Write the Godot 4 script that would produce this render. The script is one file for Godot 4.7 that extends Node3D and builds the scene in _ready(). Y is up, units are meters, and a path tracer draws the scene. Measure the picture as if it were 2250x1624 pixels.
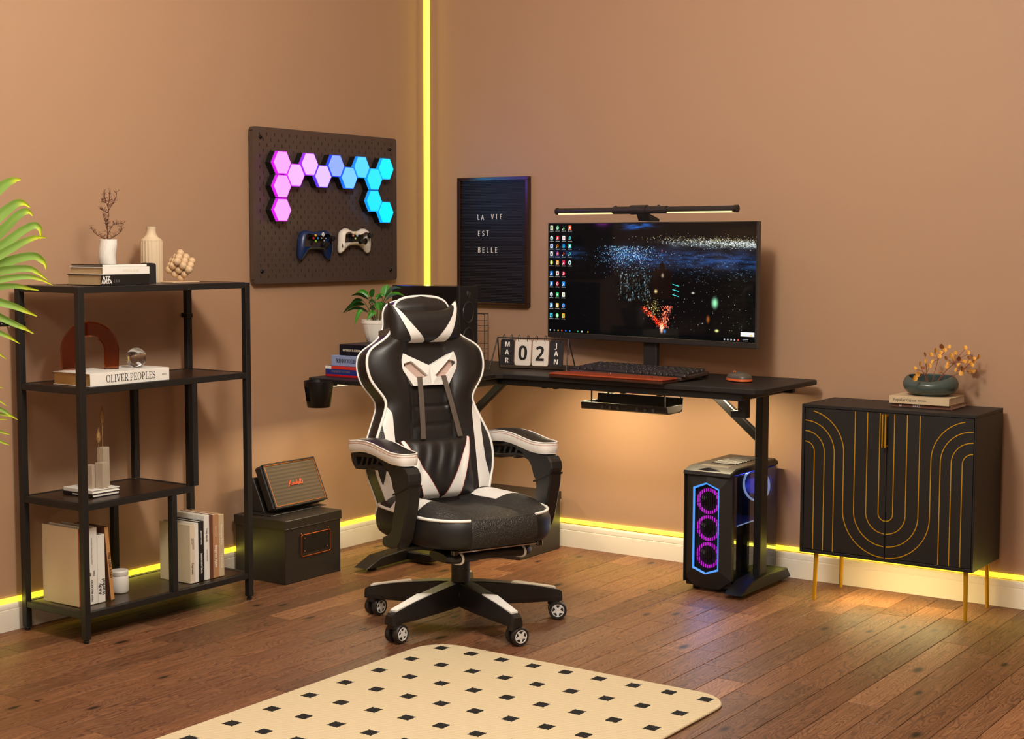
extends Node3D
# A gaming corner: two clay-coloured walls meet, an L-shaped desk stands in the corner, a racing-style chair in front of it.
# World: corner at the origin, left wall in the plane x = 0, back wall in the plane z = 0, y up, metres.

var M = {}
var taken = {}
var rng = RandomNumberGenerator.new()
const ID := Transform3D.IDENTITY

func _ready():
	rng.seed = 7
	setup_view()
	setup_materials()
	build_room()
	build_lamps()
	build_desk()
	build_chair()
	build_cabinet()
	build_computer()
	build_monitor()
	build_shelf()
	build_shelf_top_things()
	build_shelf_books()
	build_pegboard()
	build_letter_board()
	build_desk_things()
	build_boxes()
	build_rug()
	build_cabinet_things()
	build_palm()

func setup_view():
	var cam = Camera3D.new()
	cam.name = "camera"
	cam.keep_aspect = Camera3D.KEEP_HEIGHT
	cam.fov = 27.5499
	cam.near = 0.05
	cam.far = 60.0
	cam.transform = Transform3D(Basis(Vector3(0.821548, 0.002358, -0.570135), Vector3(-0.049728, 0.996477, -0.067535), Vector3(0.567967, 0.083835, 0.818771)), Vector3(4.057, 1.25, 5.191))
	add_child(cam)
	cam.current = true
	var env = Environment.new()
	env.background_mode = Environment.BG_COLOR
	env.background_color = Color(0.02, 0.018, 0.015)
	env.tonemap_mode = Environment.TONE_MAPPER_LINEAR
	env.tonemap_exposure = 1.0
	env.sdfgi_enabled = true
	env.ssao_enabled = true
	env.ssil_enabled = true
	var we = WorldEnvironment.new()
	we.name = "environment"
	we.environment = env
	add_child(we)

# ---------------------------------------------------------------- helpers
func c8(r, g, b) -> Color:
	return Color(r / 255.0, g / 255.0, b / 255.0)

func mt(key, col, rough = 0.6, metal = 0.0):
	var m = StandardMaterial3D.new()
	m.resource_name = key
	m.albedo_color = col
	m.roughness = rough
	m.metallic = metal
	M[key] = m
	return m

func em(key, col, energy, base = Color(0.1, 0.1, 0.1)):
	var m = mt(key, base, 0.4)
	m.emission_enabled = true
	m.emission = col
	m.emission_energy_multiplier = energy
	return m

func st() -> SurfaceTool:
	var s = SurfaceTool.new()
	s.begin(Mesh.PRIMITIVE_TRIANGLES)
	s.set_smooth_group(-1)
	return s

func q4(s, a, b, c, d):  # counter-clockwise seen from outside
	s.add_vertex(a); s.add_vertex(c); s.add_vertex(b)
	s.add_vertex(a); s.add_vertex(d); s.add_vertex(c)

func qo(s, a, b, c, d, n):
	if (b - a).cross(c - a).dot(n) + (c - a).cross(d - a).dot(n) < 0.0:
		q4(s, d, c, b, a)
	else:
		q4(s, a, b, c, d)

func t3(s, a, b, c, n):
	if (b - a).cross(c - a).dot(n) < 0.0:
		s.add_vertex(a); s.add_vertex(b); s.add_vertex(c)
	else:
		s.add_vertex(a); s.add_vertex(c); s.add_vertex(b)

func V(x, y, z) -> Vector3:
	return Vector3(x, y, z)

func T(pos, deg = Vector3.ZERO) -> Transform3D:
	return Transform3D(Basis.from_euler(deg * PI / 180.0), pos)

func bx(s, lo, hi, b = 0.0, xf = ID):  # box with chamfered edges
	s.set_smooth_group(-1)
	var c: Vector3 = (lo + hi) / 2.0
	var h: Vector3 = (hi - lo).abs() / 2.0
	b = min(b, 0.95 * min(h.x, min(h.y, h.z)))
	var v = func(axis, sg):
		var p: Vector3 = sg * (h - Vector3(b, b, b))
		p[axis] = sg[axis] * h[axis]
		return xf * (c + p)
	for a in 3:
		var u = (a + 1) % 3
		var w = (a + 2) % 3
		for g in [-1, 1]:
			var n = Vector3.ZERO
			n[a] = g
			var k = []
			for e in [[-1, -1], [1, -1], [1, 1], [-1, 1]]:
				var sg = Vector3.ZERO
				sg[a] = g; sg[u] = e[0]; sg[w] = e[1]
				k.append(v.call(a, sg))
			qo(s, k[0], k[1], k[2], k[3], xf.basis * n)
			if b > 0.0:
				for g2 in [-1, 1]:
					var s1 = Vector3.ZERO
					s1[u] = g; s1[w] = g2; s1[a] = -1
					var s2 = s1
					s2[a] = 1
					var nn = s1
					nn[a] = 0
					qo(s, v.call(u, s1), v.call(u, s2), v.call(w, s2), v.call(w, s1), xf.basis * nn)
	if b > 0.0:
		for i in 8:
			var sg = Vector3(1 if i & 1 else -1, 1 if i & 2 else -1, 1 if i & 4 else -1)
			t3(s, v.call(0, sg), v.call(1, sg), v.call(2, sg), xf.basis * sg)

func cbx(s, c, size, b = 0.0, xf = ID):
	bx(s, c - size / 2.0, c + size / 2.0, b, xf)

func rings(s, R, closed = true, cap0 = true, cap1 = true):  # rings of equal length, turning counter-clockwise about the way they travel
	s.set_smooth_group(1)
	var n = R[0].size()
	for i in R.size() - 1:
		for j in (n if closed else n - 1):
			var k = (j + 1) % n
			q4(s, R[i][j], R[i][k], R[i + 1][k], R[i + 1][j])
	s.set_smooth_group(-1)
	if cap0:
		fan(s, R[0], true)
	if cap1:
		fan(s, R[R.size() - 1], false)

func fan(s, ring, back):
	var c = Vector3.ZERO
	for p in ring:
		c += p
	c /= ring.size()
	for j in ring.size():
		var k = (j + 1) % ring.size()
		if back:
			s.add_vertex(c); s.add_vertex(ring[j]); s.add_vertex(ring[k])
		else:
			s.add_vertex(c); s.add_vertex(ring[k]); s.add_vertex(ring[j])

func tube(s, pts, r, n = 8, closed = false, flat = 1.0, up0 = Vector3.ZERO):  # r: one radius, or one per point
	var m = pts.size()
	var R = []
	var up = up0 if up0 != Vector3.ZERO else Vector3(0, 1, 0)
	for i in m:
		var a: Vector3 = pts[(i - 1 + m) % m] if closed else pts[max(i - 1, 0)]
		var b: Vector3 = pts[(i + 1) % m] if closed else pts[min(i + 1, m - 1)]
		var t = (b - a).normalized()
		if i == 0 and abs(up.dot(t)) > 0.9:
			up = Vector3(1, 0, 0) if abs(t.x) < 0.9 else Vector3(0, 0, 1)
		var side = t.cross(up).normalized()
		up = side.cross(t).normalized()
		var rr = r[i] if r is Array or r is PackedFloat32Array else r
		var ring = []
		for j in n:
			var an = TAU * j / n
			ring.append(pts[i] + rr * (-side * cos(an) * 1.0 + up * sin(an) * flat))
		R.append(ring)
	if closed:
		R.append(R[0])
		rings(s, R, true, false, false)
	else:
		rings(s, R)

func lathe(s, prof, n = 24, xf = ID, closed_ends = true):  # prof: [radius, height] from the bottom to the top, outside
	var g = 1
	for i in prof.size() - 1:
		if i > 0:
			var d0 = Vector2(prof[i][0] - prof[i - 1][0], prof[i][1] - prof[i - 1][1])
			var d1 = Vector2(prof[i + 1][0] - prof[i][0], prof[i + 1][1] - prof[i][1])
			if abs(d0.angle_to(d1)) > 0.62:
				g += 1
		s.set_smooth_group(g)
		for j in n:
			var a0 = TAU * j / n
			var a1 = TAU * (j + 1) / n
			var p = [xf * V(prof[i][0] * sin(a0), prof[i][1], prof[i][0] * cos(a0)), xf * V(prof[i][0] * sin(a1), prof[i][1], prof[i][0] * cos(a1)),
				xf * V(prof[i + 1][0] * sin(a1), prof[i + 1][1], prof[i + 1][0] * cos(a1)), xf * V(prof[i + 1][0] * sin(a0), prof[i + 1][1], prof[i + 1][0] * cos(a0))]
			if prof[i][0] < 1e-5:
				s.add_vertex(p[0]); s.add_vertex(p[3]); s.add_vertex(p[2])
			elif prof[i + 1][0] < 1e-5:
				s.add_vertex(p[0]); s.add_vertex(p[2]); s.add_vertex(p[1])
			else:
				q4(s, p[0], p[1], p[2], p[3])
	s.set_smooth_group(-1)

func prism(s, poly, h, xf = ID, b = 0.0):  # outline in x, y pushed along z from 0 to h; b chamfers both rims
	var p = PackedVector2Array(poly)
	if Geometry2D.is_polygon_clockwise(p):
		p.reverse()
	var n = p.size()
	var inn = PackedVector2Array()
	for i in n:
		var d0 = (p[i] - p[(i - 1 + n) % n]).normalized()
		var d1 = (p[(i + 1) % n] - p[i]).normalized()
		var nn = (Vector2(-d0.y, d0.x) + Vector2(-d1.y, d1.x))
		nn = nn / max(nn.length_squared() / 2.0, 0.3)
		inn.append(p[i] + nn * b)
	var levels = [[p, 0.0], [p, h]] if b <= 0.0 else [[inn, 0.0], [p, b], [p, h - b], [inn, h]]
	for l in levels.size() - 1:
		var g = 1 + l * 500
		for i in n:
			var k = (i + 1) % n
			if i > 0:
				if abs((p[i] - p[i - 1]).angle_to(p[k] - p[i])) > 0.6:
					g += 1
			s.set_smooth_group(g)
			var A = levels[l]
			var B = levels[l + 1]
			q4(s, xf * V(A[0][i].x, A[0][i].y, A[1]), xf * V(A[0][k].x, A[0][k].y, A[1]), xf * V(B[0][k].x, B[0][k].y, B[1]), xf * V(B[0][i].x, B[0][i].y, B[1]))
	s.set_smooth_group(-1)
	var cap = inn if b > 0.0 else p
	var tri = Geometry2D.triangulate_polygon(cap)
	for i in range(0, tri.size(), 3):
		var a = cap[tri[i]]; var c = cap[tri[i + 1]]; var d = cap[tri[i + 2]]
		t3(s, xf * V(a.x, a.y, h), xf * V(c.x, c.y, h), xf * V(d.x, d.y, h), xf.basis * V(0, 0, 1))
		t3(s, xf * V(a.x, a.y, 0), xf * V(c.x, c.y, 0), xf * V(d.x, d.y, 0), xf.basis * V(0, 0, -1))

func patch(s, nu, nv, f, flip = false):  # f(u, v) -> point, u and v from 0 to 1; the front is where u x v points
	s.set_smooth_group(1)
	var rows = []
	for j in nv + 1:
		var row = []
		for i in nu + 1:
			row.append(f.call(float(i) / nu, float(j) / nv))
		rows.append(row)
	for j in nv:
		for i in nu:
			if flip:
				q4(s, rows[j][i], rows[j + 1][i], rows[j + 1][i + 1], rows[j][i + 1])
			else:
				q4(s, rows[j][i], rows[j][i + 1], rows[j + 1][i + 1], rows[j + 1][i])
	s.set_smooth_group(-1)

func ball(s, c, r, n = 12, squash = Vector3.ONE):
	var prof = []
	for i in n + 1:
		var a = -PI / 2 + PI * i / n
		prof.append([max(cos(a), 0.0), sin(a)])
	lathe(s, prof, n + 6, Transform3D(Basis.from_scale(squash * r), c))

func spline(pts, per = 6, closed = false):  # Catmull-Rom through the points
	var out = []
	var n = pts.size()
	for i in (n if closed else n - 1):
		var p0 = pts[(i - 1 + n) % n] if closed else pts[max(i - 1, 0)]
		var p1 = pts[i]
		var p2 = pts[(i + 1) % n]
		var p3 = pts[(i + 2) % n] if closed else pts[min(i + 2, n - 1)]
		for k in per:
			var t = float(k) / per
			out.append(0.5 * (2.0 * p1 + (p2 - p0) * t + (2.0 * p0 - 5.0 * p1 + 4.0 * p2 - p3) * t * t + (3.0 * p1 - p0 - 3.0 * p2 + p3) * t * t * t))
	if not closed:
		out.append(pts[n - 1])
	return out

func rrect(w, h, r, n = 4):  # rounded rectangle about the origin
	var out = []
	for c in [[1, -1, -90], [1, 1, 0], [-1, 1, 90], [-1, -1, 180]]:
		for i in n + 1:
			var a = deg_to_rad(c[2] + 90.0 * i / n)
			out.append(Vector2(c[0] * (w / 2 - r) + r * cos(a), c[1] * (h / 2 - r) + r * sin(a)))
	return out

func lerp_table(tab, x):  # tab: [x, y] pairs, x rising
	if x <= tab[0][0]:
		return tab[0][1]
	for i in tab.size() - 1:
		if x <= tab[i + 1][0]:
			return lerp(float(tab[i][1]), float(tab[i + 1][1]), (x - tab[i][0]) / (tab[i + 1][0] - tab[i][0]))
	return tab[tab.size() - 1][1]

func obj(called, s, m, parent = self, at = ID):
	var o = MeshInstance3D.new()
	o.name = called
	if s is SurfaceTool:
		s.generate_normals()
		o.mesh = s.commit()
	else:
		o.mesh = s
	o.material_override = m
	o.transform = at
	parent.add_child(o, true)
	return o

func numbered(called) -> String:
	if not taken.has(called):
		taken[called] = 0
		return called
	taken[called] += 1
	return "%s_%03d" % [called, taken[called]]

func tag(o, label, category, group = ""):
	o.set_meta("label", label)
	o.set_meta("category", category)
	if group:
		o.set_meta("group", group)
	return o

func thing(called, label, category, at = Vector3.ZERO, turn = 0.0, group = ""):
	var o = Node3D.new()
	o.name = numbered(called)
	add_child(o)
	o.position = at
	o.rotation_degrees.y = turn
	return tag(o, label, category, group)

func one(called, s, m, label, category, group = ""):  # a thing that is a single mesh
	return tag(obj(numbered(called), s, m), label, category, group)

func struct(called, s, m, parent = self):
	var o = obj(called, s, m, parent)
	o.set_meta("kind", "structure")
	return o

func lettering(parent, called, txt, size, m, xf, font = "Droid Sans", bold = false, depth = 0.0006, wide = 1.0):
	var f = SystemFont.new()
	f.font_names = PackedStringArray([font])
	if bold:
		f.font_weight = 700
	var t = TextMesh.new()
	t.font = f
	t.font_size = 32
	t.pixel_size = size / 24.0  # size is about the height of a capital
	t.depth = depth
	t.text = txt
	t.curve_step = 1.0
	return obj(called, t, m, parent, xf * Transform3D(Basis.from_scale(V(wide, 1, 1)), Vector3.ZERO))

func lamp_area(called, at, look, size, col, energy, parent = self):
	var l = AreaLight3D.new()
	l.name = called
	l.area_size = size
	l.light_color = col
	l.light_energy = energy
	l.shadow_enabled = true
	l.set("area_range", 12.0)
	l.set("area_attenuation", 2.0)
	parent.add_child(l, true)
	var up = Vector3.UP if abs(look.normalized().y) < 0.95 else Vector3(0, 0, 1)
	l.transform = Transform3D(Basis.looking_at(look, up), at)
	return l

func lamp_spot(called, at, look, angle, col, energy, size = 0.02, parent = self):
	var l = SpotLight3D.new()
	l.name = called
	l.spot_angle = angle
	l.spot_angle_attenuation = 0.8
	l.spot_range = 8.0
	l.spot_attenuation = 2.0
	l.light_color = col
	l.light_energy = energy
	l.light_size = size
	l.shadow_enabled = true
	parent.add_child(l, true)
	var up = Vector3.UP if abs(look.normalized().y) < 0.95 else Vector3(0, 0, 1)
	l.transform = Transform3D(Basis.looking_at(look, up), at)
	return l

func lamp_omni(called, at, col, energy, size = 0.02, parent = self):
	var l = OmniLight3D.new()
	l.name = called
	l.light_color = col
	l.light_energy = energy
	l.light_size = size
	l.omni_range = 8.0
	l.omni_attenuation = 2.0
	l.shadow_enabled = true
	parent.add_child(l, true)
	l.position = at
	return l

# ---------------------------------------------------------------- materials
func noise_tex(freq, kind, w = 512, normal = false, octaves = 3, strength = 4.0, seed_ = 3, ramp = null):
	var n = FastNoiseLite.new()
	n.seed = seed_
	n.frequency = freq
	n.noise_type = kind
	n.fractal_octaves = octaves
	if kind == FastNoiseLite.TYPE_CELLULAR:
		n.cellular_return_type = FastNoiseLite.RETURN_DISTANCE
		n.fractal_type = FastNoiseLite.FRACTAL_NONE
	var t = NoiseTexture2D.new()
	t.width = w
	t.height = w
	t.seamless = true
	t.noise = n
	t.as_normal_map = normal
	t.bump_strength = strength
	if ramp:
		t.color_ramp = ramp
	return t

func triplanar(m, scale, world = false):
	m.uv1_triplanar = true
	m.uv1_world_triplanar = world
	m.uv1_scale = Vector3(scale, scale, scale)

func wood_image(w, h, strips, dark, mid, light, seed_, knots) -> Image:  # boards one above the other, grain along x
	var im = Image.create(w, h, false, Image.FORMAT_RGB8)
	var n1 = FastNoiseLite.new(); n1.seed = seed_; n1.frequency = 1.0; n1.fractal_octaves = 2
	var n2 = FastNoiseLite.new(); n2.seed = seed_ + 9; n2.frequency = 1.0; n2.fractal_octaves = 3
	var r = RandomNumberGenerator.new()
	r.seed = seed_
	var sh = h / strips
	for k in strips:
		var off = r.randf() * 100.0
		var vc = r.randf_range(-0.3, 1.3)
		var rings_ = r.randf_range(5.0, 9.0)
		var tone = r.randf_range(-0.12, 0.12)
		var kn = []
		for i in knots:
			kn.append([r.randf(), r.randf_range(0.15, 0.85), r.randf_range(0.6, 1.3)])
		for y in sh:
			var v = float(y) / sh
			for x in w:
				var u = float(x) / w
				var bend = n1.get_noise_3d(u * 3.0 + off, v * 1.2, off) * 1.1 + n1.get_noise_3d(u * 11.0, v * 2.0 + off, 7.0) * 0.22
				var dk = 0.0
				for q in kn:
					var du: float = (u - q[0]) * 22.0 / q[2]
					var dv: float = (v - q[1]) * 3.2 / q[2]
					var d2 = du * du + dv * dv
					bend += 0.9 * exp(-d2 * 0.6)
					dk += exp(-d2 * 14.0)
				var ringv = (abs(v - vc) + bend) * rings_
				var f = ringv - floor(ringv)
				var line = pow(f, 3.0) * (1.0 - smoothstep(0.93, 1.0, f))
				var streak = n2.get_noise_3d(u * 7.0 + off, v * 46.0, off * 0.3)
				var fine = n2.get_noise_3d(u * 40.0, v * 150.0 + off, 2.0)
				var t: float = clamp(0.55 + tone - 0.42 * line + 0.38 * streak + 0.16 * fine, 0.0, 1.0)
				var c: Color = dark.lerp(mid, t * 2.0) if t < 0.5 else mid.lerp(light, t * 2.0 - 1.0)
				c = c.lerp(Color(0.07, 0.035, 0.02), clamp(dk, 0.0, 0.85))
				im.set_pixel(x, k * sh + y, c)
	return im

func setup_materials():
	var m
	m = mt("wall_paint", c8(175, 138, 108), 0.62)
	m.normal_enabled = true
	m.normal_texture = noise_tex(0.02, FastNoiseLite.TYPE_SIMPLEX, 512, true, 3, 1.2)
	m.normal_scale = 0.12
	triplanar(m, 3.0, true)
	mt("unseen_wall_cream", c8(206, 190, 170), 0.7)
	mt("ceiling_paint", c8(235, 225, 212), 0.8)
	mt("baseboard_paint", c8(236, 226, 208), 0.4)
	# floor
	var wi = wood_image(1024, 768, 8, c8(74, 44, 28), c8(139, 94, 64), c8(186, 139, 98), 21, 1)
	m = mt("floor_wood", Color.WHITE, 0.5)
	m.albedo_texture = ImageTexture.create_from_image(wi)
	m.vertex_color_use_as_albedo = true
	m.metallic_specular = 0.4
	m.heightmap_enabled = true
	m.heightmap_texture = m.albedo_texture
	m.heightmap_scale = 0.05
	mt("floor_joint", c8(40, 24, 15), 0.9)
	var wd = wood_image(512, 256, 4, c8(30, 19, 14), c8(58, 38, 28), c8(84, 58, 44), 5, 0)
	m = mt("dark_wood", Color.WHITE, 0.3)
	m.albedo_texture = ImageTexture.create_from_image(wd)
	# metals and plastics
	mt("black_metal", c8(42, 38, 36), 0.42)
	mt("black_frame", c8(24, 22, 21), 0.5)
	mt("desk_board", c8(27, 24, 23), 0.5)
	mt("deep_black", c8(12, 11, 11), 0.45)
	mt("black_plastic", c8(28, 26, 25), 0.42)
	mt("grey_plastic", c8(70, 64, 60), 0.45)
	mt("chrome", c8(205, 200, 195), 0.18, 1.0)
	mt("dark_chrome", c8(90, 84, 80), 0.25, 1.0)
	mt("gold", c8(205, 152, 38), 0.28, 1.0)
	mt("gold_paint", c8(196, 148, 20), 0.42, 0.35)
	mt("copper", c8(176, 92, 44), 0.3, 0.9)
	mt("cabinet_black", c8(19, 17, 17), 0.5)
	mt("white_paint", c8(238, 235, 230), 0.5)
	mt("screw", c8(16, 15, 15), 0.3, 0.6)
	# leather
	m = mt("leather", c8(33, 29, 27), 0.42)
	m.normal_enabled = true
	m.normal_texture = noise_tex(0.05, FastNoiseLite.TYPE_CELLULAR, 512, true, 1, 3.0)
	m.normal_scale = 0.22
	triplanar(m, 9.0)
	m = mt("leather_grain", c8(31, 27, 24), 0.5)
	m.normal_enabled = true
	m.normal_texture = noise_tex(0.045, FastNoiseLite.TYPE_CELLULAR, 512, true, 1, 8.0)
	m.normal_scale = 1.8
	m.metallic_specular = 0.6
	triplanar(m, 13.0)
	mt("leather_smooth", c8(19, 17, 17), 0.5)
	mt("leather_rim", c8(27, 24, 23), 0.38)
	m = mt("white_leather", c8(243, 239, 233), 0.45)
	m.normal_enabled = true
	m.normal_texture = M.leather.normal_texture
	m.normal_scale = 0.1
	triplanar(m, 9.0)
	mt("piping", c8(248, 244, 238), 0.5)
	mt("red_thread", c8(140, 26, 24), 0.6)
	mt("pink_thread", c8(214, 160, 146), 0.6)
	mt("webbing", c8(92, 80, 70), 0.75)
	mt("inner_plastic", c8(196, 168, 156), 0.6)
	# glowing surfaces, among them the unseen room lamps and hidden bars
	em("led_yellow", c8(255, 230, 44), 1.25, c8(255, 240, 120))
	em("unseen_lamp_glow", Color(1.0, 0.94, 0.86), 1.0, Color(0.9, 0.9, 0.9))
	em("warm_led", c8(255, 226, 140), 1.0, Color(0.9, 0.85, 0.7))
	em("ring_blue", c8(74, 158, 255), 1.0)
	em("fan_magenta", c8(214, 28, 226), 0.9)
	em("ring_white", c8(190, 214, 255), 1.6)
	# paper and covers
	mt("paper", c8(226, 214, 192), 0.85)
	mt("paper_tan", c8(196, 170, 128), 0.85)
	mt("cover_white", c8(238, 234, 226), 0.5)
	mt("cover_cream", c8(222, 204, 178), 0.6)
	mt("cover_tan", c8(186, 136, 96), 0.6)
	mt("cover_brown", c8(104, 60, 42), 0.6)
	mt("cover_rust", c8(150, 70, 36), 0.6)
	mt("cover_sand", c8(204, 180, 144), 0.6)
	mt("cover_black", c8(26, 22, 22), 0.45)
	mt("cover_kraft", c8(196, 142, 84), 0.7)
	mt("ink", c8(22, 20, 20), 0.6)
	mt("ink_white", c8(244, 240, 232), 0.6)
	mt("ink_grey", c8(120, 108, 98), 0.6)
	# ceramics, glass, plants
	mt("ceramic_white", c8(232, 226, 216), 0.45)
	mt("ceramic_cream", c8(214, 192, 160), 0.7)
	mt("ceramic_grey", c8(176, 160, 140), 0.7)
	mt("ceramic_teal", c8(72, 84, 80), 0.22)
	mt("wood_bead", c8(214, 182, 142), 0.5)
	mt("twig", c8(82, 40, 28), 0.8)
	m = mt("amber_glass", Color(0.8, 0.4, 0.14, 0.0), 0.05)
	m.refraction_enabled = true
	m.refraction_scale = 0.05
	m = mt("clear_glass", Color(0.97, 0.96, 0.95, 0.0), 0.0)
	m.refraction_enabled = true
	m.refraction_scale = 0.05
	m = mt("smoked_glass", Color(0.02, 0.02, 0.03, 0.5), 0.02)
	m.transparency = BaseMaterial3D.TRANSPARENCY_ALPHA
	m.metallic_specular = 0.7
	m = mt("leaf_green", c8(52, 128, 14), 0.4)
	m.backlight_enabled = true
	m.backlight = Color(0.1, 0.22, 0.03)
	m = mt("leaf_dark", c8(24, 74, 14), 0.38)
	m.backlight_enabled = true
	m.backlight = Color(0.04, 0.12, 0.02)
	m = mt("palm_leaf", Color.WHITE, 0.45)
	m.vertex_color_use_as_albedo = true
	m.backlight_enabled = true
	m.backlight = Color(0.3, 0.3, 0.3)
	m = mt("dry_leaf", c8(226, 164, 60), 0.55)
	m.backlight_enabled = true
	m.backlight = Color(0.3, 0.2, 0.05)
	mt("dry_leaf_dark", c8(140, 82, 36), 0.6)
	mt("dry_stem", c8(150, 76, 46), 0.7)
	mt("stem_green", c8(58, 74, 30), 0.6)
	mt("soil", c8(40, 28, 22), 0.95)
	mt("bunny_tail", c8(170, 130, 84), 0.95)
	mt("tweed", c8(120, 102, 78), 0.7)
	mt("brass_trim", c8(176, 104, 44), 0.35, 0.8)

# ---------------------------------------------------------------- room
func plank(s, x0, x1, z0, z1, strip, u0, tint, top = 0.0):
	s.set_smooth_group(-1)
	s.set_color(tint)
	var c = 0.0012
	var y0: float = top - 0.012
	var a = [V(x0, top - c, z0), V(x1, top - c, z0), V(x1, top - c, z1), V(x0, top - c, z1)]
	var b = [V(x0 + c, top, z0 + c), V(x1 - c, top, z0 + c), V(x1 - c, top, z1 - c), V(x0 + c, top, z1 - c)]
	var uv = func(p): return Vector2(u0 + p.z / 1.7, (strip + 0.04 + 0.92 * clamp((p.x - x0) / (x1 - x0), 0.0, 1.0)) / 8.0)
	var tri = func(p, q, r):
		for w in [p, r, q]:
			s.set_uv(uv.call(w))
			s.add_vertex(w)
	tri.call(b[0], b[3], b[2]); tri.call(b[0], b[2], b[1])
	for i in 4:
		var j = (i + 1) % 4
		tri.call(a[j], a[i], b[i]); tri.call(a[j], b[i], b[j])
		var d = V(0, y0 - top + c, 0)
		tri.call(a[j] + d, a[i] + d, a[i]); tri.call(a[j] + d, a[i], a[j])

func build_room():
	var s = st()
	bx(s, V(-0.15, -0.2, -0.15), V(6.65, -0.0118, 7.65))
	var fl = struct("floor", s, M.floor_joint)
	var rest = st()
	var w = 0.098
	var r = RandomNumberGenerator.new()
	r.seed = 40
	var i = -1
	while 0.059 + w * i < 6.5:
		var x0: float = max(0.059 + w * i, 0.0)
		var x1: float = min(0.059 + w * (i + 1), 6.5) - 0.0012
		var z = -r.randf_range(0.1, 0.9)
		while z < 7.5:
			var l = r.randf_range(0.65, 1.15)
			var z0: float = max(z, 0.0)
			var z1: float = min(z + l, 7.5) - 0.0012
			z += l
			if z1 - z0 < 0.02:
				continue
			var k = r.randf_range(0.62, 1.0)
			var warm = r.randf_range(-0.04, 0.04)
			if r.randf() < 0.16:
				k *= 1.28
			var tint = Color(k * (1.0 + warm), k, k * (1.0 - warm))
			var strip = r.randi_range(0, 7)
			var u0 = r.randf()
			# the planks in view one by one, the rest of the room in one piece
			if z0 < 3.5 and x0 < 3.3 and (x0 - 0.9) < z0 * 0.9 + 2.0 and z0 < 2.3 + 0.75 * x0:
				var p = st()
				plank(p, x0, x1, z0, z1, strip, u0, tint)
				obj("floor_plank", p, M.floor_wood, fl)
			else:
				plank(rest, x0, x1, z0, z1, strip, u0, tint)
		i += 1
	obj("far_planks", rest, M.floor_wood, fl).set_meta("kind", "stuff")
	for q in [["wall_left", V(-0.15, -0.01, -0.15), V(0, 3.0, 7.65)], ["wall_back", V(0, -0.01, -0.15), V(6.65, 3.0, 0)],
			["wall_right", V(6.5, -0.01, 0), V(6.65, 3.0, 7.65)], ["wall_front", V(0, -0.01, 7.5), V(6.5, 3.0, 7.65)]]:
		s = st()
		bx(s, q[1], q[2])
		struct(q[0], s, M.wall_paint if q[0] in ["wall_left", "wall_back"] else M.unseen_wall_cream)  # unseen right and front walls are cream to weaken the orange bounce
	s = st()
	bx(s, V(-0.15, 3.0, -0.15), V(6.65, 3.15, 7.65))
	struct("ceiling", s, M.ceiling_paint)
	var prof = func(top): return [Vector2(0, 0), Vector2(0.015, 0), Vector2(0.015, 0.066), Vector2(0.0145, 0.068), Vector2(0.0115, 0.069), Vector2(0.0115, 0.071), Vector2(0.013, 0.072), Vector2(0.0125, top - 0.009), Vector2(0.0105, top - 0.004), Vector2(0.007, top), Vector2(0, top)]
	s = st()
	prism(s, prof.call(0.0885), 7.5, Transform3D(Basis(V(1, 0, 0), V(0, 1, 0), V(0, 0, 1)), V(0, 0, 0)))
	struct("baseboard_left", s, M.baseboard_paint)
	s = st()
	prism(s, prof.call(0.0945), 6.485, Transform3D(Basis(V(0, 0, 1), V(0, 1, 0), V(-1, 0, 0)), V(6.5, 0, 0)))
	struct("baseboard_back", s, M.baseboard_paint)
	# light strips: along both baseboards and up the corner
	s = st()
	bx(s, V(0.0005, 0.0893, 0.006), V(0.0085, 0.1059, 7.49), 0.001)
	one("led_strip", s, M.led_yellow, "yellow light strip running along the top of the left wall's baseboard", "light strip", "yellow light strips")
	s = st()
	bx(s, V(0.009, 0.0985, 0.0005), V(6.49, 0.1152, 0.0085), 0.001)
	one("led_strip", s, M.led_yellow, "yellow light strip along the baseboard behind the desk and cabinet", "light strip", "yellow light strips")
	s = st()
	prism(s, [Vector2(0.0004, 0.0004), Vector2(0.0235, 0.0004), Vector2(0.0225, 0.002), Vector2(0.002, 0.0155), Vector2(0.0004, 0.016)], 2.87, Transform3D(Basis(V(1, 0, 0), V(0, 0, 1), V(0, -1, 0)), V(0, 2.99, 0)))
	one("led_strip", s, M.led_yellow, "vertical yellow light strip in the corner where the walls meet", "light strip", "yellow light strips")
	var yel = c8(255, 236, 90)
	lamp_area("corner_strip_light", V(0.03, 1.6, 0.03), V(1, 0, 1), Vector2(0.014, 2.6), yel, 0.10)
	lamp_area("left_strip_light", V(0.02, 0.098, 1.6), V(1, 0.05, 0), Vector2(3.0, 0.012), yel, 0.08)
	lamp_area("back_strip_light", V(1.6, 0.107, 0.02), V(0, 0.05, 1), Vector2(3.0, 0.012), yel, 0.08)

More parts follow.
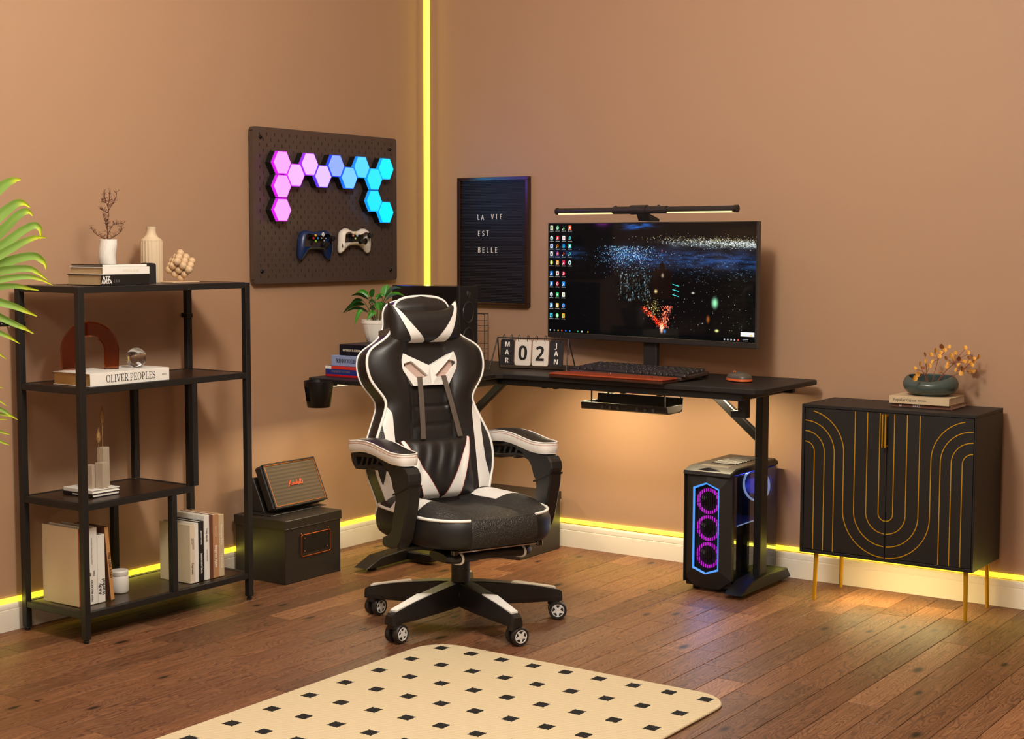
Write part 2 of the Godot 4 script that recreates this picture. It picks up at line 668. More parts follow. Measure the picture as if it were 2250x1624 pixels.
func build_lamps():
	# unseen lamps: a globe lighting the upper walls, a panel lighting from the front
	var t = thing("unseen_pendant_lamp", "unseen round white globe lamp over the rug, placed to light the upper walls", "pendant lamp", V(2.1, 2.42, 2.55))
	var s = st()
	ball(s, V(0, 0, 0), 0.22, 20)
	obj("globe", s, M.unseen_lamp_glow, t)
	s = st()
	tube(s, [V(0, 0.2205, 0), V(0, 0.56, 0)], 0.004, 8)
	obj("cord", s, M.black_plastic, t)
	s = st()
	lathe(s, [[0.0, 0.555], [0.05, 0.555], [0.05, 0.579], [0.0, 0.579]], 20)
	obj("ceiling_rose", s, M.white_paint, t)
	lamp_omni("unseen_globe_light", V(0, 0, 0), Color(1.0, 0.975, 0.93), 3.9, 0.2, t)
	t = thing("unseen_ceiling_light", "unseen square light panel on the ceiling, placed to light the room from the front", "ceiling light", V(3.3, 2.985, 5.4))
	var h = 0.65
	s = st()
	bx(s, V(-h - 0.03, -0.02, -h - 0.03), V(h + 0.03, 0.014, h + 0.03), 0.004)
	obj("frame", s, M.white_paint, t)
	s = st()
	bx(s, V(-h, -0.026, -h), V(h, -0.0205, h), 0.002)
	obj("diffuser", s, M.unseen_lamp_glow, t)
	lamp_area("unseen_panel_light", V(0, -0.032, 0), V(0, -1, 0), Vector2(1.3, 1.3), Color(1.0, 0.975, 0.93), 6.0, t)

# ---------------------------------------------------------------- desk
func build_desk():
	var t = thing("corner_desk", "black L-shaped gaming desk with carbon top on dark steel legs", "desk")
	var xf = Transform3D(Basis(V(1, 0, 0), V(0, 0, 1), V(0, -1, 0)), V(0, 0.755, 0))
	var s = st()
	prism(s, [Vector2(0.287, 0.05), Vector2(1.835, 0.05), Vector2(1.855, 0.07), Vector2(1.855, 0.515), Vector2(1.832, 0.539), Vector2(0.287, 0.539)], 0.018, xf, 0.0025)
	obj("tabletop", s, M.desk_board, t)
	s = st()
	prism(s, [Vector2(0.287, 0.5405), Vector2(0.79, 0.5405), Vector2(0.772, 0.565), Vector2(0.772, 1.07), Vector2(0.758, 1.084), Vector2(0.3, 1.084), Vector2(0.287, 1.07)], 0.018, xf, 0.0025)
	obj("return_top", s, M.desk_board, t)
	for r in [[V(0.36, 0.712, 0.488), V(1.78, 0.737, 0.525)], [V(0.36, 0.705, 0.09), V(1.78, 0.737, 0.115)], [V(0.735, 0.712, 0.535), V(0.765, 0.737, 1.05)], [V(0.315, 0.712, 0.54), V(0.34, 0.737, 1.05)], [V(1.7, 0.705, 0.12), V(1.75, 0.737, 0.485)]]:
		s = st()
		bx(s, r[0], r[1], 0.003)
		obj("frame_rail", s, M.deep_black, t)
	# cable nubs under the front rail
	for x in [0.95, 1.0, 1.24, 1.29, 1.44]:
		s = st()
		bx(s, V(x, 0.708, 0.5), V(x + 0.02, 0.713, 0.52), 0.002)
		obj("rail_clip", s, M.deep_black, t)
	var foot = func(x, z0, z1):
		var f = st()
		var L: float = z1 - z0
		prism(f, [Vector2(0, 0.012), Vector2(0.03, 0.05), Vector2(L * 0.45, 0.058), Vector2(L - 0.09, 0.05), Vector2(L, 0.016), Vector2(L - 0.03, 0.012)], 0.07, Transform3D(Basis(V(0, 0, 1), V(0, 1, 0), V(-1, 0, 0)), V(x + 0.035, 0, z0)), 0.004)
		for z in [z0 + 0.05, z1 - 0.07]:
			lathe(f, [[0.0, 0.0], [0.018, 0.0], [0.018, 0.013], [0.0, 0.013]], 14, T(V(x, 0, z)))
		obj("foot", f, M.deep_black, t)
	var leg = func(x, z):
		var f = st()
		bx(f, V(x - 0.014, 0.05, z - 0.03), V(x + 0.014, 0.71, z + 0.03), 0.004)
		obj("leg", f, M.deep_black, t)
	leg.call(1.725, 0.25); foot.call(1.722, 0.045, 0.465)
	leg.call(0.37, 0.62); foot.call(0.37, 0.3, 0.885)
	leg.call(0.37, 0.25)
	s = st()
	bx(s, V(0.36, 0.012, 0.58), V(0.52, 0.045, 0.64), 0.005)
	obj("foot", s, M.deep_black, t)
	# diagonal braces
	for b in [[V(1.49, 0.735, 0.25), V(1.712, 0.552, 0.25)], [V(0.645, 0.73, 0.27), V(0.386, 0.502, 0.27)]]:
		s = st()
		var d: Vector3 = b[1] - b[0]
		var L: float = d.length()
		bx(s, V(0, -0.015, -0.012), V(L, 0.015, 0.012), 0.003, Transform3D(Basis(V(0, 0, 1), atan2(d.y, d.x)), b[0]))
		obj("brace", s, M.deep_black, t)
	# headphone hook below the right end
	s = st()
	prism(s, [Vector2(0, 0), Vector2(0.105, 0), Vector2(0.105, -0.09), Vector2(0.045, -0.09), Vector2(0.045, -0.068), Vector2(0.072, -0.066), Vector2(0.072, -0.022), Vector2(0.0, -0.018)], 0.035, T(V(1.66, 0.735, 0.43)), 0.003)
	obj("headphone_hook", s, M.deep_black, t)
	# hanging cable tray
	s = st()
	var tp = [Vector2(0.0, 0.028), Vector2(0.004, 0.004), Vector2(0.012, 0.0), Vector2(0.10, 0.0), Vector2(0.118, 0.008), Vector2(0.126, 0.052), Vector2(0.122, 0.052), Vector2(0.114, 0.012), Vector2(0.098, 0.004), Vector2(0.013, 0.004), Vector2(0.008, 0.006), Vector2(0.004, 0.028)]
	prism(s, tp, 0.365, Transform3D(Basis(V(0, 0, -1), V(0, 1, 0), V(1, 0, 0)), V(1.075, 0.632, 0.44)), 0.0)
	for x in [1.075, 1.436]:
		bx(s, V(x, 0.634, 0.325), V(x + 0.004, 0.66, 0.437))
	var tr = obj("cable_tray", s, M.black_metal, t)
	for x in [0.05, 0.075, 0.1, 0.16, 0.185, 0.21]:
		s = st()
		lathe(s, [[0.0, 0.0], [0.0065, 0.0], [0.0065, 0.002], [0.0, 0.002]], 10, T(V(1.1 + x * 1.35, 0.645, 0.4385), V(90, 0, 0)))
		obj("tray_hole", s, M.grey_plastic, tr)
	s = st()
	for x in [1.12, 1.43]:
		tube(s, [V(x, 0.684, 0.318), V(x, 0.72, 0.318)], 0.003, 6)
		tube(s, [V(x, 0.66, 0.437), V(x, 0.713, 0.437)], 0.003, 6)
	obj("tray_hanger", s, M.deep_black, t)
	# cup holder at the far end of the return
	var c = V(0.385, 0.655, 1.125)
	s = st()
	var n = 28
	var ro = 0.055
	var rb = 0.042
	var hgt = 0.095
	var face = func(a, y, inner):
		var rr: float = lerp(rb, ro, y / hgt) - (0.003 if inner else 0.0)
		return c + V(rr * sin(a), y, rr * cos(a))
	for j in n:
		var a0 = TAU * j / n
		var a1 = TAU * (j + 1) / n
		var mid = rad_to_deg((a0 + a1) / 2.0)
		var open: bool = (mid > 325 or mid < 5) or (mid > 145 and mid < 185)
		for span in ([[0.0, 0.022], [0.075, hgt]] if open else [[0.0, hgt]]):
			for inner in [false, true]:
				s.set_smooth_group(2 if inner else 1)
				var p = [face.call(a0, span[0], inner), face.call(a1, span[0], inner), face.call(a1, span[1], inner), face.call(a0, span[1], inner)]
				if inner:
					q4(s, p[3], p[2], p[1], p[0])
				else:
					q4(s, p[0], p[1], p[2], p[3])
			s.set_smooth_group(-1)
			q4(s, face.call(a0, span[1], false), face.call(a1, span[1], false), face.call(a1, span[1], true), face.call(a0, span[1], true))
	lathe(s, [[0.0, 0.0], [rb, 0.0], [rb, 0.003], [0.0, 0.003]], n, T(c))
	bx(s, c + V(-0.01, hgt - 0.02, -0.058), c + V(0.04, hgt - 0.004, -0.048), 0.002)
	bx(s, c + V(0.01, hgt - 0.02, -0.06), c + V(0.035, 0.083, -0.045), 0.002)
	obj("cup_holder", s, M.deep_black, t)
	# unseen light bars under the top, placed to light the walls behind
	for b in [[V(1.0, 0.7355, 0.28), Vector2(0.26, 0.014), 0.0, 0.55], [V(1.52, 0.7355, 0.28), Vector2(0.24, 0.014), 0.0, 0.5], [V(0.36, 0.7355, 0.82), Vector2(0.014, 0.4), 0.0, 0.4]]:
		s = st()
		cbx(s, b[0] - V(0, 0.004, 0), V(b[1].x, 0.009, b[1].y), 0.001)
		obj("unseen_light_bar", s, M.warm_led, t)
		lamp_area("under_desk_light", b[0] - V(0, 0.0095, 0), V(0, -1, 0), b[1], c8(255, 232, 186), b[3], t)

# ---------------------------------------------------------------- chair
var BACK = []  # half width and height along the edge of the backrest, from the bottom to the top

func back_edge():
	var p = [V(0.186, 0.36, 0), V(0.19, 0.39, 0), V(0.198, 0.42, 0), V(0.208, 0.455, 0), V(0.219, 0.49, 0), V(0.2245, 0.53, 0), V(0.2235, 0.565, 0), V(0.217, 0.595, 0), V(0.204, 0.625, 0), V(0.188, 0.66, 0), V(0.174, 0.69, 0), V(0.1655, 0.715, 0), V(0.168, 0.735, 0),
		V(0.181, 0.756, 0), V(0.2, 0.78, 0), V(0.214, 0.805, 0), V(0.221, 0.835, 0), V(0.2205, 0.862, 0), V(0.213, 0.886, 0), V(0.194, 0.905, 0), V(0.158, 0.925, 0), V(0.134, 0.942, 0), V(0.118, 0.962, 0), V(0.109, 0.985, 0), V(0.107, 1.01, 0), V(0.104, 1.03, 0), V(0.094, 1.048, 0), V(0.075, 1.06, 0), V(0.045, 1.067, 0), V(0.0, 1.0695, 0)]
	BACK = spline(p, 5)

func back_pt(x, y, d) -> Vector3:  # a point of the leaning back: d in front of the plane of its edge
	return V(x - 0.011, y + 0.19 * d, -0.123 - 0.193 * (y - 0.402) + 0.982 * d)

func back_depth(x, y, w) -> float:
	var s: float = clamp(abs(x) / max(w, 0.01), 0.0, 1.0)
	var rim: float = sin(PI * clamp((s - 0.34) / 0.66, 0.0, 1.0))
	var d: float = 0.03 * pow(max(rim, 0.0), 0.8) * (1.0 - smoothstep(0.93, 1.0, y)) * lerp(0.4, 1.0, smoothstep(0.62, 0.8, y))
	d += smoothstep(0.93, 1.0, y) * 0.02 * sqrt(max(0.0, 1.0 - s * s)) * (1.0 - smoothstep(1.03, 1.07, y))
	d += 0.006 * (1.0 - s) * smoothstep(0.36, 0.45, y)
	if abs(x) < 0.075:
		for ys in [0.772, 0.703, 0.64]:
			d -= 0.006 * exp(-pow((y - ys) / 0.005, 2.0)) * (1.0 - smoothstep(0.06, 0.075, abs(x)))
	d -= 0.006 * exp(-pow((abs(x) - 0.075) / 0.005, 2.0)) * (1.0 - smoothstep(0.8, 0.86, y))
	return d

func pillow(t, called, hw, y0, y1, d0, puff, leather, inner_top, inner_bot, outer_top, outer_bot, top_shape, cell):
	# a cushion on the backrest: black middle, two white stripes running down to the middle, black corners
	var root = null
	var f = func(x, v, front):
		var s: float = x / hw
		var ytop: float = y1 + top_shape * s * s * s * s
		var y: float = lerp(y0, ytop, v)
		var e: float = max(0.0, 1.0 - pow(abs(s), 4.0)) * max(0.0, 1.0 - pow(abs(2.0 * v - 1.0), 3.2))
		var wr = 0.0
		if cell and front:
			wr = 0.005 * sin(x * 130.0 + sin(v * 5.0) * 1.5) * sin(PI * v) * smoothstep(0.1, 0.7, v)
		return back_pt(x, y, d0 + (puff * pow(e, 0.45) + wr if front else 0.0))
	for part in [0, 1, 2]:
		for side in [-1.0, 1.0]:
			if part == 0 and side > 0:
				continue
			var s = st()
			var fb = func(u, v):
				var bi: float = lerp(inner_bot, inner_top, pow(v, 0.9))
				var bo: float = lerp(outer_bot, outer_top, v)
				var a = 0.0
				var b = 0.0
				if part == 0:
					a = -bi; b = bi
				elif part == 1:
					a = bi; b = bo
				else:
					a = bo; b = hw
				if part > 0 and side < 0:
					return f.call(-lerp(b, a, u), v, true)
				return f.call(lerp(a, b, u), v, true)
			patch(s, 24 if part == 0 else 8, 22, fb)
			var nm = [called, "white_stripe", "corner_panel"][part]
			var o = obj(nm, s, M.white_leather if part == 1 else leather, t if root == null else root)
			if root == null:
				root = o
			# seam thread
			if part == 1:
				for k in 2:
					var pts = []
					for i in 15:
						var v = 0.03 + 0.94 * i / 14.0
						var xx: float = lerp(inner_bot, inner_top, pow(v, 0.9)) if k == 0 else lerp(outer_bot, outer_top, v)
						pts.append(f.call(side * xx, v, true) + V(0, 0, 0.0006))
					var th = st()
					tube(th, pts, 0.0011, 5)
					obj("stitching", th, M.red_thread if cell else M.leather_smooth, root)
	var bk = st()
	patch(bk, 8, 6, func(u, v): return f.call(lerp(hw, -hw, u), v, false))
	obj("pillow_back", bk, leather, root)
	return root

func build_chair():
	back_edge()
	var t = thing("gaming_chair", "black and white leather racing-style gaming chair with headrest pillow and footrest", "chair", V(1.142, 0, 1.282), 67.0)
	# ---- backrest
	var s
	var N = BACK.size() - 1
	var rowp = func(v):
		var k: float = clamp(v, 0.0, 1.0) * N
		var i = int(min(floor(k), N - 1))
		return BACK[i].lerp(BACK[i + 1], k - i)
	var bounds = func(p):
		var w: float = p.x
		var y: float = p.y
		var wi: float = w
		if y < 0.73:
			wi = min(w, 0.151 + 0.02 * smoothstep(0.68, 0.73, y))
		var wb: float = w
		if y < 0.66 and y > 0.448:
			wb = min(w, lerp_table([[0.448, 0.2075], [0.48, 0.197], [0.51, 0.189], [0.56, 0.185], [0.61, 0.184], [0.66, 0.188]], y))
		return [0.0, min(0.076, w * 0.75), wi, max(wb, wi), w]
	var strip = func(called, k, side, m, cols, v0, v1, rows):
		var q = st()
		patch(q, cols, rows, func(u, v):
			var p = rowp.call(lerp(v0, v1, v))
			var b = bounds.call(p)
			var x: float = lerp(float(b[k]), float(b[k + 1]), u if side > 0 else 1.0 - u) * side
			return back_pt(x, p.y, back_depth(x, p.y, p.x)))
		return obj(called, q, m, t)
	var vy = func(y):  # the parameter at a height
		for i in N:
			if BACK[i + 1].y >= y:
				return (i + (y - BACK[i].y) / (BACK[i + 1].y - BACK[i].y)) / N
		return 1.0
	s = st()
	patch(s, 20, 140, func(u, v):
		var p = rowp.call(v)
		var x: float = lerp(-1.0, 1.0, u) * bounds.call(p)[1]
		return back_pt(x, p.y, back_depth(x, p.y, p.x)))
	obj("back_panel", s, M.leather, t)
	for side in [-1.0, 1.0]:
		strip.call("side_bolster", 1, side, M.leather, 14, 0.0, 1.0, 140)
		strip.call("white_side_panel", 2, side, M.white_leather, 8, 0.0, vy.call(0.73), 70)
		strip.call("black_inset", 3, side, M.leather_grain, 5, vy.call(0.448), vy.call(0.66), 40)
	# rim between the front and the rear piping, back shell
	var ring_f = []
	var ring_r = []
	for i in range(0, N + 1, 2):
		ring_f.append(back_pt(BACK[i].x, BACK[i].y, 0.0)); ring_r.append(back_pt(BACK[i].x * 0.99, BACK[i].y, -0.08))
	for i in range(N - 1, -1, -2):
		ring_f.append(back_pt(-BACK[i].x, BACK[i].y, 0.0)); ring_r.append(back_pt(-BACK[i].x * 0.99, BACK[i].y, -0.08))
	s = st()
	s.set_smooth_group(1)
	for i in ring_f.size() - 1:
		q4(s, ring_r[i + 1], ring_r[i], ring_f[i], ring_f[i + 1])
	obj("rim", s, M.leather_rim, t)
	s = st()
	patch(s, 10, 60, func(u, v):
		var p = rowp.call(v)
		var x: float = lerp(1.0, -1.0, u) * p.x * 0.99
		return back_pt(x, p.y, -0.08 - 0.012 * sqrt(max(0.0, 1.0 - pow(lerp(1.0, -1.0, u), 4.0)))))
	obj("back_shell", s, M.leather_rim, t)
	s = st()
	tube(s, ring_f, 0.0048, 8)
	obj("front_piping", s, M.piping, t)
	s = st()
	tube(s, ring_r, 0.0036, 8)
	obj("rear_piping", s, M.piping, t)
	# strap of the headrest pillow
	s = st()
	for side in [-1.0, 1.0]:
		var path = [back_pt(side * 0.09, 0.957, 0.012), back_pt(side * 0.122, 0.957, 0.008), back_pt(side * 0.128, 0.957, -0.004), back_pt(side * 0.128, 0.957, -0.08), back_pt(side * 0.12, 0.957, -0.094), back_pt(side * 0.02, 0.957, -0.098)]
		for i in path.size() - 1:
			var a: Vector3 = path[i]; var b: Vector3 = path[i + 1]
			var h = V(0, 0.0105, 0)
			qo(s, a - h, b - h, b + h, a + h, (b - a).cross(h) * -side)
			qo(s, a + h, b + h, (b + h).lerp(back_pt(0, 0.957, -0.04), 0.03), (a + h).lerp(back_pt(0, 0.957, -0.04), 0.03), h)
			qo(s, a - h, b - h, (b - h).lerp(back_pt(0, 0.957, -0.04), 0.03), (a - h).lerp(back_pt(0, 0.957, -0.04), 0.03), -h)
	obj("pillow_strap", s, M.webbing, t)
	pillow(t, "headrest_pillow", 0.131, 0.914, 1.02, 0.012, 0.046, M.leather, 0.112, 0.012, 0.127, 0.069, 0.034, false)
	var lum = pillow(t, "lumbar_pillow", 0.136, 0.402, 0.6, 0.004, 0.036, M.leather, 0.122, 0.002, 0.134, 0.068, 0.004, true)
	for q in [[-0.044, 0.8, -0.054, 0.597], [0.047, 0.8, 0.087, 0.597]]:
		s = st()
		var a = back_pt(q[0], q[1], 0.026); var b = back_pt(q[2], q[3], 0.03)
		var w = V(0.0095, 0, 0)
		for k in 6:
			var p0 = a.lerp(b, k / 6.0) + V(0, 0, 0.003 * sin(PI * k / 6.0)); var p1 = a.lerp(b, (k + 1) / 6.0) + V(0, 0, 0.003 * sin(PI * (k + 1) / 6.0))
			bx(s, V(-0.0095, -0.0005, -0.001), V(0.0095, p0.distance_to(p1) + 0.0005, 0.001), 0.0005, Transform3D(Basis(V(1, 0, 0), (p1 - p0).normalized(), V(1, 0, 0).cross((p1 - p0).normalized()).normalized()), p0))
		obj("lumbar_strap", s, M.webbing, t)
	# white plastic insert with two slots
	var out = [[0.0, 0.835], [0.096, 0.879], [0.112, 0.84], [0.067, 0.771]]
	var P = func(x, y, d): return back_pt(x, y, d)
	s = st()
	for side in [-1.0, 1.0]:
		var o = [P.call(0, 0.835, 0.024), P.call(side * 0.096, 0.879, 0.024), P.call(side * 0.112, 0.84, 0.022), P.call(side * 0.067, 0.771, 0.022), P.call(0, 0.772, 0.024)]
		var h = [P.call(side * 0.014, 0.803, 0.03), P.call(side * 0.072, 0.853, 0.028), P.call(side * 0.097, 0.846, 0.024), P.call(side * 0.098, 0.839, 0.023), P.call(side * 0.056, 0.797, 0.025), P.call(side * 0.02, 0.797, 0.028)]
		var hb = []
		for i in h.size():
			hb.append(h[i] - V(0, 0.004, 0.03))
		var n = V(0, 0.19, 0.98)
		var quads = [[o[0], o[1], h[1], h[0]], [o[1], o[2], h[3], h[2]], [o[2], o[3], h[4], h[3]], [o[3], o[4], h[5], h[4]], [o[4], o[0], h[0], h[5]]]
		for q in quads:
			qo(s, q[0], q[1], q[2], q[3], n)
		t3(s, o[1], h[2], h[1], n)
		for i in h.size():
			var k = (i + 1) % h.size()
			var cen = (h[0] + h[3]) / 2.0
			qo(s, h[i], h[k], hb[k], hb[i], cen - (h[i] + h[k]) / 2.0)
		for i in 4:
			qo(s, o[i], o[i + 1], o[i + 1] - V(0, 0.002, 0.025), o[i] - V(0, 0.002, 0.025), (o[i] + o[i + 1]) / 2.0 - P.call(side * 0.06, 0.81, 0.02))
	var ins = obj("back_insert", s, M.white_paint, t)
	for side in [-1.0, 1.0]:
		s = st()
		var c = [P.call(side * 0.012, 0.80, 0.0145), P.call(side * 0.076, 0.858, 0.0145), P.call(side * 0.1, 0.84, 0.0145), P.call(side * 0.052, 0.793, 0.0145)]
		qo(s, c[0], c[1], c[2], c[3], V(0, 0, 1))
		obj("slot_lining", s, M.inner_plastic, ins)
	# ---- seat
	build_seat(t)
	# ---- arms
	for side in [-1.0, 1.0]:
		build_arm(t, side)
	# ---- footrest folded under the seat
	var rr = []
	for i in 23:
		var x = -0.158 + 0.316 * i / 22.0
		var ring = []
		var e: float = 1.0 - 0.35 * pow(abs(x) / 0.158, 8.0)
		for j in 20:
			var a = TAU * j / 20
			var cz: float = pow(abs(cos(a)), 0.7) * sign(cos(a))
			var sy: float = pow(abs(sin(a)), 0.8) * sign(sin(a))
			ring.append(V(x, 0.268 + 0.022 * sy * e + 0.004 * cos(x * 20.0), 0.13 + 0.085 * cz * e))
		rr.append(ring)
	s = st()
	for i in rr.size():
		rr[i].reverse()
	rings(s, rr)
	obj("footrest_pad", s, M.leather, t)
	for i in [3, 19]:
		s = st()
		var ring = []
		for p in rr[i]:
			ring.append(p + (p - V(p.x, 0.268, 0.13)) * 0.02)
		tube(s, ring, 0.0042, 7, true)
		obj("footrest_piping", s, M.piping, t)
	s = st()
	tube(s, [V(-0.15, 0.294, 0.232), V(0.15, 0.294, 0.232)], 0.0035, 10)
	obj("footrest_bar", s, M.chrome, t)
	for x in [-0.155, 0.155]:
		s = st()
		cbx(s, V(x, 0.294, 0.23), V(0.02, 0.018, 0.02), 0.003)
		obj("bar_end", s, M.dark_chrome, t)
	s = st()
	for x in [-0.12, 0.12]:
		bx(s, V(x - 0.006, 0.288, 0.0), V(x + 0.006, 0.3, 0.22), 0.002)
	bx(s, V(-0.11, 0.28, -0.13), V(0.11, 0.312, 0.13), 0.008)
	obj("seat_mechanism", s, M.black_plastic, t)
	# ---- column and star base
	s = st()
	lathe(s, [[0.0, 0.07], [0.052, 0.075], [0.05, 0.11], [0.034, 0.14], [0.031, 0.15], [0.0305, 0.235], [0.022, 0.237], [0.022, 0.3], [0.0, 0.3]], 28)
	obj("gas_column", s, M.black_plastic, t)
	var legs = [94.0, 22.0, -49.0, 166.0, 238.0]
	var caster = [2.0, 24.0, 52.0, 4.0, 100.0]
	for i in 5:
		var wa: float = deg_to_rad(legs[i])  # measured in the room
		var local = wa + deg_to_rad(67.0) - PI / 2.0
		# direction of this leg in the chair's own axes
		var wd = V(cos(wa), 0, sin(wa))
		var b = Basis(V(0, 1, 0), deg_to_rad(67.0)).inverse()
		var d: Vector3 = b * wd
		var side = V(0, 1, 0).cross(d)
		var L = []
		for q in [[0.02, 0.032, 0.07, 0.146], [0.08, 0.032, 0.068, 0.142], [0.16, 0.03, 0.066, 0.132], [0.24, 0.027, 0.064, 0.12], [0.3, 0.022, 0.063, 0.107], [0.33, 0.02, 0.062, 0.1], [0.343, 0.017, 0.063, 0.092]]:
			var top: float = q[3]; var bot: float = q[2]; var w: float = q[1]
			var ring = []
			for p in [[-1.0, bot], [-1.0, bot + 0.012], [-0.78, top - 0.003], [-0.7, top], [0.7, top], [0.78, top - 0.003], [1.0, bot + 0.012], [1.0, bot]]:
				ring.append(d * q[0] + side * (w * p[0]) + V(0, p[1], 0))
			ring.reverse()
			L.append(ring)
		s = st()
		for k in L.size() - 1:
			for j in 8:
				var e = (j + 1) % 8
				qo(s, L[k][j], L[k][e], L[k + 1][e], L[k + 1][j], (L[k][j] + L[k][e]) / 2.0 - d * (0.15) - V(0, 0.095, 0) - d * ((L[k][j].dot(d)) - 0.15))
		fan(s, L[L.size() - 1], false)
		var lg = obj("base_leg", s, M.black_plastic, t)
		s = st()
		var pl = [d * 0.19 - side * 0.0205 + V(0, 0.1320, 0), d * 0.165 + side * 0.0205 + V(0, 0.1355, 0), d * 0.322 + side * 0.0125 + V(0, 0.1075, 0), d * 0.322 - side * 0.0125 + V(0, 0.1075, 0)]
		if i in [1, 2]:
			pl = [d * 0.165 - side * 0.0205 + V(0, 0.1355, 0), d * 0.19 + side * 0.0205 + V(0, 0.1320, 0), d * 0.322 + side * 0.0125 + V(0, 0.1075, 0), d * 0.322 - side * 0.0125 + V(0, 0.1075, 0)]
		qo(s, pl[0], pl[1], pl[2], pl[3], V(0, 1, 0))
		for k in 4:
			qo(s, pl[k], pl[(k + 1) % 4], pl[(k + 1) % 4] - V(0, 0.006, 0), pl[k] - V(0, 0.006, 0), (pl[k] + pl[(k + 1) % 4]) / 2.0 - (pl[0] + pl[2]) / 2.0)
		obj("white_cap", s, M.white_paint, lg)
		build_caster(t, d * 0.318, caster[i] - 67.0 + 0.0, deg_to_rad(caster[i]))

func build_caster(t, at, _deg, wa):
	var b = Basis(V(0, 1, 0), deg_to_rad(67.0)).inverse()
	var ax: Vector3 = b * V(cos(wa), 0, sin(wa))  # the axle
	var fw = V(0, 1, 0).cross(ax)
	var c: Vector3 = at + V(0, 0.0305, 0) + fw * 0.012
	var xf = Transform3D(Basis(fw, ax, fw.cross(ax)), c)  # lathe axis along the axle
	var s = st()
	lathe(s, [[0.0, 0.0], [0.009, 0.0], [0.009, 0.024], [0.0, 0.024]], 14, T(at + V(0, 0.052, 0)))
	bx(s, V(-0.02, -0.006, -0.013), V(0.02, 0.006, 0.026), 0.004, Transform3D(Basis(fw, ax, V(0, 1, 0)), c))
	lathe(s, [[0.0, 0.0], [0.021, 0.0], [0.021, 0.014], [0.0, 0.014]], 18, T(at + V(0, 0.05, 0)))
	var k = obj("caster", s, M.black_plastic, t)
	for side in [-1.0, 1.0]:
		s = st()
		var prof = [[0.0, 0.007], [0.022, 0.007], [0.0285, 0.009], [0.0302, 0.013], [0.0302, 0.022], [0.028, 0.0255], [0.0225, 0.0258], [0.0215, 0.024], [0.0, 0.0235]]
		lathe(s, prof, 28, xf if side > 0 else xf * Transform3D(Basis(V(1, 0, 0), PI), Vector3.ZERO))
		obj("wheel", s, M.grey_plastic if false else M.black_metal, k)
		s = st()
		var hx: Transform3D = (xf if side > 0 else xf * Transform3D(Basis(V(1, 0, 0), PI), Vector3.ZERO)) * Transform3D(Basis(V(1, 0, 0), -PI / 2), V(0, 0.0236, 0))
		# five-spoke hub: an outer ring and a five-armed star
		var st5 = []
		for j in 50:
			var a = TAU * j / 50
			st5.append(Vector2(cos(a), sin(a)) * (0.0085 + 0.0115 * pow(0.5 + 0.5 * cos(5.0 * a + PI / 2), 1.6)))
		prism(s, st5, 0.0025, hx)
		var ringp = []
		for j in 29:
			var a = TAU * j / 28
			ringp.append(hx * V(0.0198 * cos(a), 0.0198 * sin(a), 0.001))
		ringp.remove_at(28)
		tube(s, ringp, 0.0017, 6, true)
		obj("hub", s, M.white_paint, k)

